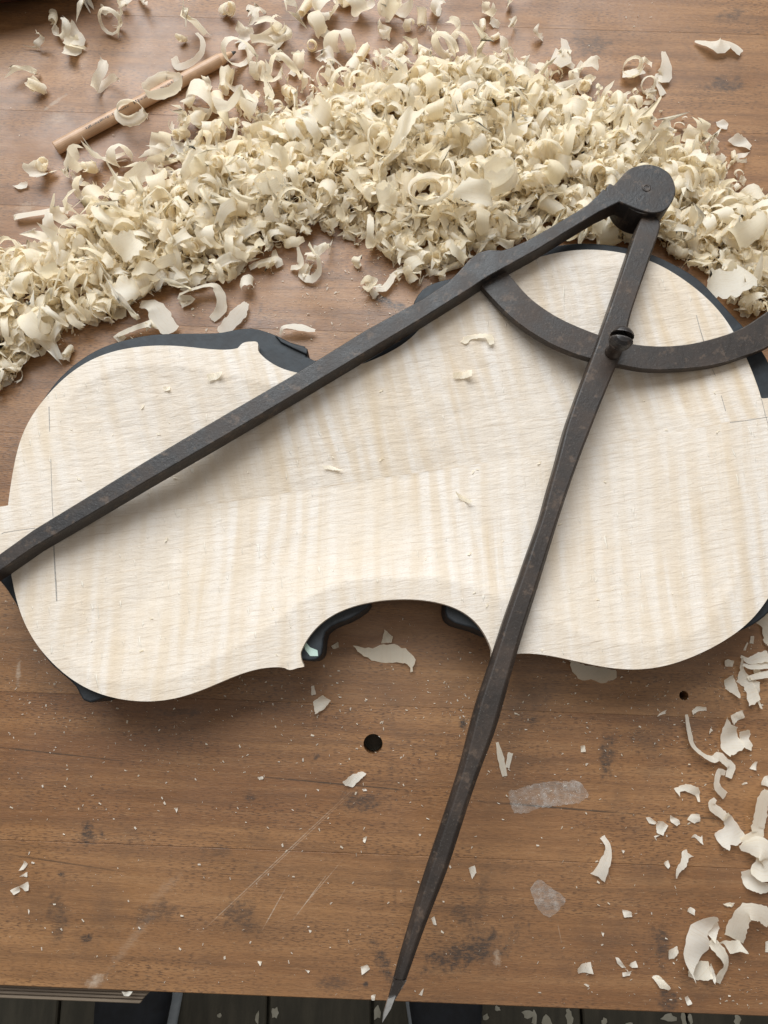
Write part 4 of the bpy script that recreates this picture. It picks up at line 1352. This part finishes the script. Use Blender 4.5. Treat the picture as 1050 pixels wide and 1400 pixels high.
flake(CF([(440, 295), (450, 250), (485, 280), (480, 305), (435, 308)]), 'small ragged flake touching the fish-tailed flake in the waist', .35, .0012)
flake(CF([(225, 320), (255, 300), (258, 325), (235, 332)]), 'tiny square chip inside the waist next to the cradle\'s green patch', .5, .0010)
flake(crop(350, 750, 2.625, [(205, 550), (240, 525), (270, 545), (245, 575), (215, 593)]), 'wedge-shaped flake on bench below the plate\'s pointed waist corner', .7, .0018)
rb(lambda p: crop(350, 750, 2.625, p), [(203, 492, .8, 1.0, 0), (207, 525, .8, 1.6, 0)], 'thin upright sliver above the wedge-shaped flake', tone=.7)
flake(crop(650, 700, 2.625, [(330, 530), (400, 550), (505, 568), (500, 600), (450, 615), (410, 600), (380, 610), (350, 580)]), 'ragged flake peeping out from under the plate\'s lower edge', .35, .0018)
CB = lambda pts: crop(650, 950, 2.625, pts)
rb(CB, [(78, 170, .6, .9, 0), (92, 230, .9, 2.2, 10), (106, 292, .6, 1.6, 0)], 'longer of two slim slivers beside the straight divider leg', tone=.55)
rb(CB, [(125, 208, .6, 1.8, 0), (115, 262, .6, 1.4, 0)], 'shorter of two slim slivers beside the straight divider leg', tone=.75)
flake(CB([(375, 182), (392, 180), (394, 203), (378, 206)]), SF, .6, .001, group=SG)
flake(crop(300, 1000, 3.281, [(553, 225), (590, 195), (640, 178), (660, 190), (630, 215), (600, 250), (565, 240)]), 'leaf-shaped white flake below the larger dowel hole', .9, .0018)
for f_, pts in [(lambda p: crop(300, 1000, 3.281, p), [(640, 258), (655, 254), (662, 265), (645, 268)]), (lambda p: crop(300, 1000, 3.281, p), [(643, 490), (652, 472), (664, 470), (652, 500)]), (lambda p: crop(300, 1000, 3.281, p), [(172, 205), (195, 200), (200, 212), (180, 218)]),
                (lambda p: crop(300, 1000, 3.281, p), [(890, 458), (905, 460), (900, 470)]), (lambda p: crop(300, 1000, 3.281, p), [(434, 258), (448, 258), (445, 268)]),
                (CG, [(375, 580), (400, 570), (410, 590), (380, 607)]), (CG, [(762, 225), (785, 218), (790, 240), (775, 266)]), (CG, [(628, 405), (640, 400), (648, 430), (636, 430)]), (CG, [(413, 685), (430, 675), (425, 703), (415, 700)]), (CG, [(583, 682), (602, 655), (596, 685)]), (CG, [(383, 120), (398, 112), (392, 138)]), (CG, [(175, 590), (194, 596), (188, 604)]), (CG, [(6, 562), (20, 560), (14, 578)]), (CG, [(188, 448), (202, 452), (194, 460)]),
                (CH, [(40, 305), (75, 288), (72, 312), (55, 322)]), (CH, [(75, 290), (102, 275), (108, 305), (90, 310)]), (CH, [(72, 235), (93, 196), (103, 212), (88, 232)]), (CH, [(75, 255), (102, 238), (100, 260)]), (CH, [(925, 560), (942, 560), (935, 578)]), (CH, [(440, 668), (478, 670), (465, 685), (448, 685)]), (CH, [(625, 12), (640, 10), (636, 28)]), (CH, [(100, 375), (108, 375), (106, 395)])]:
    flake(f_(pts), SF, .9, .0014, group=SG)
# traced shavings behind and around the heap
T0 = lambda pts: crop(0, 0, 2.625, pts)
T3 = lambda pts: crop(650, 0, 2.625, pts)
T4 = lambda pts: crop(0, 250, 2.625, pts)
T5 = lambda pts: crop(350, 250, 2.625, pts)
rb(T0, [(705, 118, 6, 1.6, 20), (728, 150, 6, 2.2, 40), (720, 195, 5, 2.4, 50), (680, 228, 3, 2.6, 40), (635, 235, 2, 3.4, 20), (625, 205, 3, 3.4, 30)], 'thin hooked shaving behind the pencil\'s sharpened end', tone=.75)
rb(T0, [(60, 785, 2, 1.2, 0), (110, 768, 3.5, 3.4, 30), (170, 758, 4, 3.4, 30), (245, 762, 2, 1.6, 10)], 'long flat pointed sliver lying left of the heap', tone=.75)
flake(T0([(48, 672), (75, 658), (105, 660), (100, 678), (70, 686)]), 'small oval flake on bare bench left of the pencil\'s blunt end', .85, .002)
flake(T0([(235, 220), (250, 120), (280, 108), (315, 155), (285, 200), (270, 232)]), 'tall torn flake standing among curls near the tool handle', .8, .004)
rb(T3, [(675, 185, 5, 2, 20), (685, 230, 5, 5, 30), (675, 275, 3.5, 6, 10), (655, 300, 2, 2, 0), (675, 340, 1, 3, 0)], 'long rolled shaving lying lengthwise on bare far bench', tone=.8)
rb(T3, [(788, 148, 1.5, 1, 0), (840, 158, 3.5, 4.5, 20), (880, 165, 4.5, 6, -30), (915, 160, 3, 5, 30), (955, 190, 2, 3.4, 0)], 'twisted ribbon shaving alone at the far end of the bench', tone=.75)
rb(T3, [(318, 140, 3, 3, 30), (325, 180, 5, 5.0, 30), (320, 215, 4.5, 5, 0), (355, 242, 1.5, 2.4, 0)], 'upright bell-shaped curl on bare bench beyond the heap', tone=.85)
rb(T3, [(385, 222, 4, 2.4, 30), (362, 265, 5, 3.2, 50), (375, 300, 4, 5.4, 20), (395, 335, 2, 4, 0)], 'comma-shaped curl next to the upright bell-shaped one', tone=.85)
rb(T3, [(528, 268, 3, 4, 20), (560, 262, 4, 5, 30), (602, 252, 3, 4.6, 20)], 'short fat rolled shaving on bare bench behind the hinge', tone=.85)
flake(T3([(862, 440), (885, 435), (906, 448), (900, 468), (870, 468)]), 'round white flake lying flat on the far bench', 1.0, .0008)
flake(T3([(897, 515), (930, 492), (970, 500), (988, 525), (975, 552), (950, 535), (915, 522)]), 'bean-shaped bent flake beside the round white flake', .8, .004)
flake(T3([(860, 562), (878, 562), (880, 578), (862, 582)]), 'tiny white chip near the heap\'s far right edge', 1.0, .001)
rb(T3, [(795, 505, 3, 1.0, 0), (815, 550, 4, 2.6, 30), (840, 600, 5, 4, 20)], 'pointed upright sliver at the heap\'s edge near the round flake', tone=.85)
rb(T4, [(505, 435, 4, 3.5, 20), (550, 440, 5, 6, 30), (580, 490, 4, 8, 10), (620, 535, 3, 6, 0)], 'broad curled flake leaning over the cradle\'s far edge', tone=.75)
rb(T4, [(445, 565, 2, 3, 20), (460, 530, 5, 4, 50), (500, 515, 6, 4.6, 50), (540, 520, 4, 4.6, 30)], 'arched shaving resting against the cradle\'s rim', tone=.7)
rb(T4, [(885, 430, 3, 2, 20), (860, 465, 4, 5.4, 30), (825, 505, 4, 5.4, 20), (790, 540, 2, 4.6, 0)], 'long straight roll lying at an angle behind the cradle', tone=.95)
rb(T4, [(650, 440, 1.5, 2.5, 0), (690, 420, 3, 2.5, 30), (680, 385, 6, 3, 60), (730, 370, 7, 3.6, 60), (785, 390, 6, 4.2, 50), (795, 440, 4, 4.2, 40), (760, 492, 1, 3, 10)], 'big loose question-mark curl on bare bench before the heap', tone=.65)
rb(T4, [(880, 255, 6, 3, 20), (870, 290, 4, 2.4, 40), (840, 345, 1, 1, 0)], 'drooping pointed tail hanging from the heap\'s front', tone=.55)
rb(T4, [(895, 305, 2, 2.4, 0), (940, 285, 4, 3.8, 40), (985, 275, 4, 4, 30), (1005, 300, 2, 3, 0)], 'low curled shaving lying just in front of the heap', tone=.75)
rb(T5, [(125, 305, 1.5, 2.2, 0), (160, 290, 5, 3.2, 40), (150, 230, 8, 1.4, 60)], 'spiky upright curl before the heap', tone=.65)
rb(T5, [(175, 255, 7, 2, 50), (215, 255, 8, 2.2, 60), (228, 300, 6, 2.2, 50), (200, 345, 3, 3.2, 20), (165, 330, 2, 3, 0), (185, 290, 4, 2.4, 30)], 'small open looped curl standing before the heap', tone=.7)
rb(T5, [(390, 340, 2, 1.2, 0), (405, 370, 3, 2.4, 30), (432, 408, 1.5, 3.2, 0)], 'slim twisted chip next to the dark stain before the heap', tone=.85)
rb(T5, [(430, 380, 1.5, 2.6, 0), (470, 370, 3, 3.4, 30), (500, 325, 4, 3, 40), (540, 310, 4, 2.6, 30)], 'wavy ribbon shaving between heap and crossing divider leg', tone=.75)
rb(T5, [(560, 235, 8, 1.4, 40), (560, 280, 6, 3, 60), (575, 300, 4, 5.6, 20), (635, 270, 3, 5, 0)], 'wide curl with a thin rising tip near the crossing divider leg', tone=.8)
rb(T5, [(705, 190, 8, 2.4, 30), (690, 240, 5, 7, 20), (680, 295, 1.5, 6, 0)], 'tall square-cut shaving leaning beside the crossing divider leg', tone=.9)
rb(T5, [(85, 545, 2, 1, 0), (110, 515, 6, 3, 50), (150, 518, 5, 4, 40), (212, 530, 3.5, 1.2, 10)], 'white bowed sliver lying over the cradle beside the waist', tone=1.0)
flake(T5([(350, 280), (365, 272), (380, 300), (365, 315), (352, 305)]), 'thumbnail-sized flake alone on bare bench before the heap', .75, .003)
# big showy strips in the heap
def big(u, v, h, r, turns, w, yaw, tiltx, label, tone=.8, phase=0.0, drift=0.0):
    Vv, q = curl(r / 1000, turns, w / 1000, .12, drift / 1000, .32, ns=int(26 * turns) + 8, nw=6, taper=.12, rs=rl)
    Vv = rot_y(Vv, phase); Vv = rot_x(Vv, R(tiltx)); Vv = rot_z(Vv, R(yaw))
    p = U(u, v, h / 1000)
    return put_shaving(Vv, q, (p.x, p.y, h / 1000), label, None, tone)
big(228, 128, 4, 10.5, 1.12, 5.2, 20, 62, 'large open round curl looping over the pencil stub', .75, 2.0)
big(186, 168, .3, 8.0, .85, 5.0, -40, 66, 'C-shaped curl lying against the pencil\'s printed side', .7, 0.5)
big(252, 180, .3, 6.5, .9, 4.6, 70, 55, 'standing horseshoe curl between pencil and heap', .8, 1.2)
big(590, 268, 17, 11, 1.0, 3.2, 10, 70, 'great thin loop curl on the heap\'s front slope', .75)
big(680, 262, 18, 8, 1.6, 11, 35, 55, 'great wide rolled spiral on the heap above the crossing divider leg', .8, .4)
big(530, 275, 17, 4.5, 1.2, 9, 20, 60, 'cup-shaped rolled curl next to the great thin loop', .8)
big(340, 268, 14, 8, 1.1, 4.5, -10, 65, 'double-ring thin curl at the heap\'s left part', .75)
big(372, 262, 15, 7, 1.0, 7, 10, 60, 'open bowl-like curl beside the double-ring thin curl', .9)
big(750, 245, 17, 4.6, 1.05, 9, 80, 30, 'amber-tinted open tube curl left of the hinge head', .15, 1.0)
big(1010, 330, 13, 8, .8, 12, 40, 20, 'very broad draped shaving right of the hinge head', .6)
big(990, 395, 9, 10, .5, 14, 20, 10, 'very broad flat-lying shaving against the cradle\'s right shoulder', .85)
big(180, 350, 11, 7, .7, 12, 30, 20, 'broad square folded shaving on the heap\'s left slope', .75)
big(175, 400, 7, 6, .6, 11, -30, 10, 'broad ragged shaving at the heap\'s left front foot', .85)
big(560, 185, 17, 14, .35, 7, 60, 20, 'long sweeping strip crossing the middle of the heap', .5)
big(640, 285, 17, 9, .7, 10, -10, 30, 'wide draped shaving on the heap behind the crossing divider leg', .75)
big(60, 450, 5, 8, .7, 9, -60, 20, 'wide curved shaving at the heap\'s far left foot', .6)

# chips lying in and on the violin plate
def plate_z(p):
    i = int(np.argmin((V_pl[:, 0] - p.x) ** 2 + (V_pl[:, 1] - p.y) ** 2))
    return float(Z_pl[i])
V_pl, Z_pl = np.stack([[v.co.x, v.co.y] for v in board.data.vertices[:len(tv)]]), np.array([v.co.z for v in board.data.vertices[:len(tv)]])
def chip(u, v, pts, label, bend=.0015, tone=.8, group=None):
    z = plate_z(U(u, v, Z_RIM - .006))
    z = plate_z(U(u, v, z))
    flake(pts, label, tone, bend, z0=z + .0003, zproj=z, name='wood_chip', cat='wood chip', group=group)
chip(652, 460, T5([(735, 575), (745, 555), (800, 545), (850, 548), (856, 580), (838, 585), (825, 560), (775, 562), (752, 582)]), 'bow-shaped curled chip on the plate near the wing', .002, .7)
chip(631, 514, T5([(705, 690), (740, 680), (774, 676), (772, 702), (708, 706)]), 'small oblong chip on the plate below the bow-shaped one', .002, .7)
chip(294, 515, T4([(745, 695), (775, 683), (802, 682), (795, 702), (750, 714)]), 'little rolled chip at the edge of the plate\'s upper hollow', .002, .95)
chip(228, 531, T4([(588, 735), (612, 732), (612, 748), (590, 748)]), 'tiny square chip in the plate\'s upper hollow', .001, .95)
chip(455, 641, crop(350, 500, 2.625, [(240, 362), (275, 362), (318, 380), (280, 376), (244, 372)]), 'slim lifted splinter in the middle of the plate', .002, .9)
chip(630, 681, crop(350, 500, 2.625, [(712, 458), (735, 465), (775, 492), (765, 498), (728, 478)]), 'ragged torn splinter near the plate\'s centre seam', .0015, .7)
CR = 'tiny curled crumb left by the gouge in the violin plate'
for k in range(46):
    u, v = rng.uniform(90, 1000), rng.uniform(520, 900)
    p = U(u, v, Z_RIM)
    if not inside(outline_r, np.array([p.x]), np.array([p.y]))[0]: continue
    s = rng.uniform(1.2, 4.0)
    a = rng.uniform(0, 6.28)
    pts = [(u + s * math.cos(a) * k1 - s * .35 * math.sin(a) * k2, v + s * math.sin(a) * k1 + s * .35 * math.cos(a) * k2) for k1, k2 in ((-1, -.6), (.3, -1), (1, .2), (.2, 1), (-.8, .8))]
    chip(u, v, pts, CR, .0008, rng.uniform(.6, 1), group='crumbs in the plate')

# fine crumbs and dust strewn over the bench
def dust_items(nn, sampler, lo, hi):
    its = []
    for _ in range(nn):
        u, v = sampler()
        p = U(u, v)
        if bl(p)[1] < .002: continue
        s = lo + (hi - lo) * rng.random() ** 3
        asp = rng.uniform(.12, .6)
        a = rng.uniform(0, math.pi)
        lift = s * .3
        c, sn = math.cos(a), math.sin(a)
        Vv = np.array([(-s / 2, -s * asp / 2 * rng.uniform(.3, 1), 0), (s / 2, -s * asp / 2, lift * rng.random()), (s / 2 * rng.uniform(.4, 1), s * asp / 2, lift), (-s / 2, s * asp / 2 * rng.uniform(.3, 1), lift * rng.random())])
        Vv = Vv @ np.array([[c, sn, 0], [-sn, c, 0], [0, 0, 1]]) + np.array([p.x, p.y, .0003])
        its.append((Vv, [(0, 1, 2, 3)], rng.uniform(.4, 1)))
    return its
def clus():
    cx, cy, sx, sy = rng.choice([(960, 1080, 70, 70), (980, 900, 60, 30), (640, 1000, 60, 40), (700, 960, 90, 40), (490, 400, 60, 40), (420, 400, 80, 30), (930, 980, 80, 50), (100, 960, 80, 60), (940, 1330, 80, 40), (330, 1000, 120, 50), (420, 950, 80, 40), (80, 860, 60, 60), (800, 1000, 120, 60)])
    return rng.gauss(cx, sx), rng.gauss(cy, sy)
dst = dust_items(950, lambda: (rng.uniform(-10, 1060), rng.uniform(780, 1385)), .0003, .0017)
dst += dust_items(2300, clus, .0002, .0013)
dst += dust_items(260, lambda: (rng.uniform(-10, 1060), rng.uniform(0, 480)), .0004, .0016)
dst += dust_items(260, lambda: (rng.uniform(-10, 560), rng.uniform(330, 480)), .0004, .0018)
join_shavings('wood_dust', dst, 'fine pale wood crumbs and dust strewn over the bench', 'wood dust')

# dried glue on the bench
def film(pts, label):
    W = np.array([U(u, v)[:2] for u, v in pts])
    W = resample(np.array(catmull(W, 4)), .0012); W += nrg.normal(0, .00025, W.shape)
    gx, gy = np.meshgrid(np.arange(W[:, 0].min(), W[:, 0].max(), .0014), np.arange(W[:, 1].min(), W[:, 1].max(), .0014))
    gx, gy = gx.ravel(), gy.ravel(); m = inside(W, gx, gy); gx, gy = gx[m], gy[m]
    m = dist_to(W, gx, gy) > .0006; gx, gy = gx[m], gy[m]
    V, T = cdt_fill(W, extra=np.stack([gx, gy], 1))
    c = V.mean(0)
    z = [.0003 + .0009 * abs(noise.noise(Vector((x * 300, y * 300, 0)))) for x, y in V]
    o = link_mesh('glue_film', mesh_from('glue_film', np.column_stack([V - c, z]).tolist(), T.tolist()), M_FILM, loc=(c[0], c[1], .0001))
    tag(o, label, 'dried glue')
film(CB([(120, 350), (160, 335), (230, 315), (300, 308), (370, 312), (405, 360), (370, 385), (310, 395), (230, 405), (150, 425), (128, 400)]), 'wrinkled translucent strip of dried glue on the bench')
film(CE([(200, 295), (230, 270), (275, 300), (325, 340), (300, 375), (265, 402), (220, 365)]), 'heart-shaped translucent scrap of dried glue on the bench')
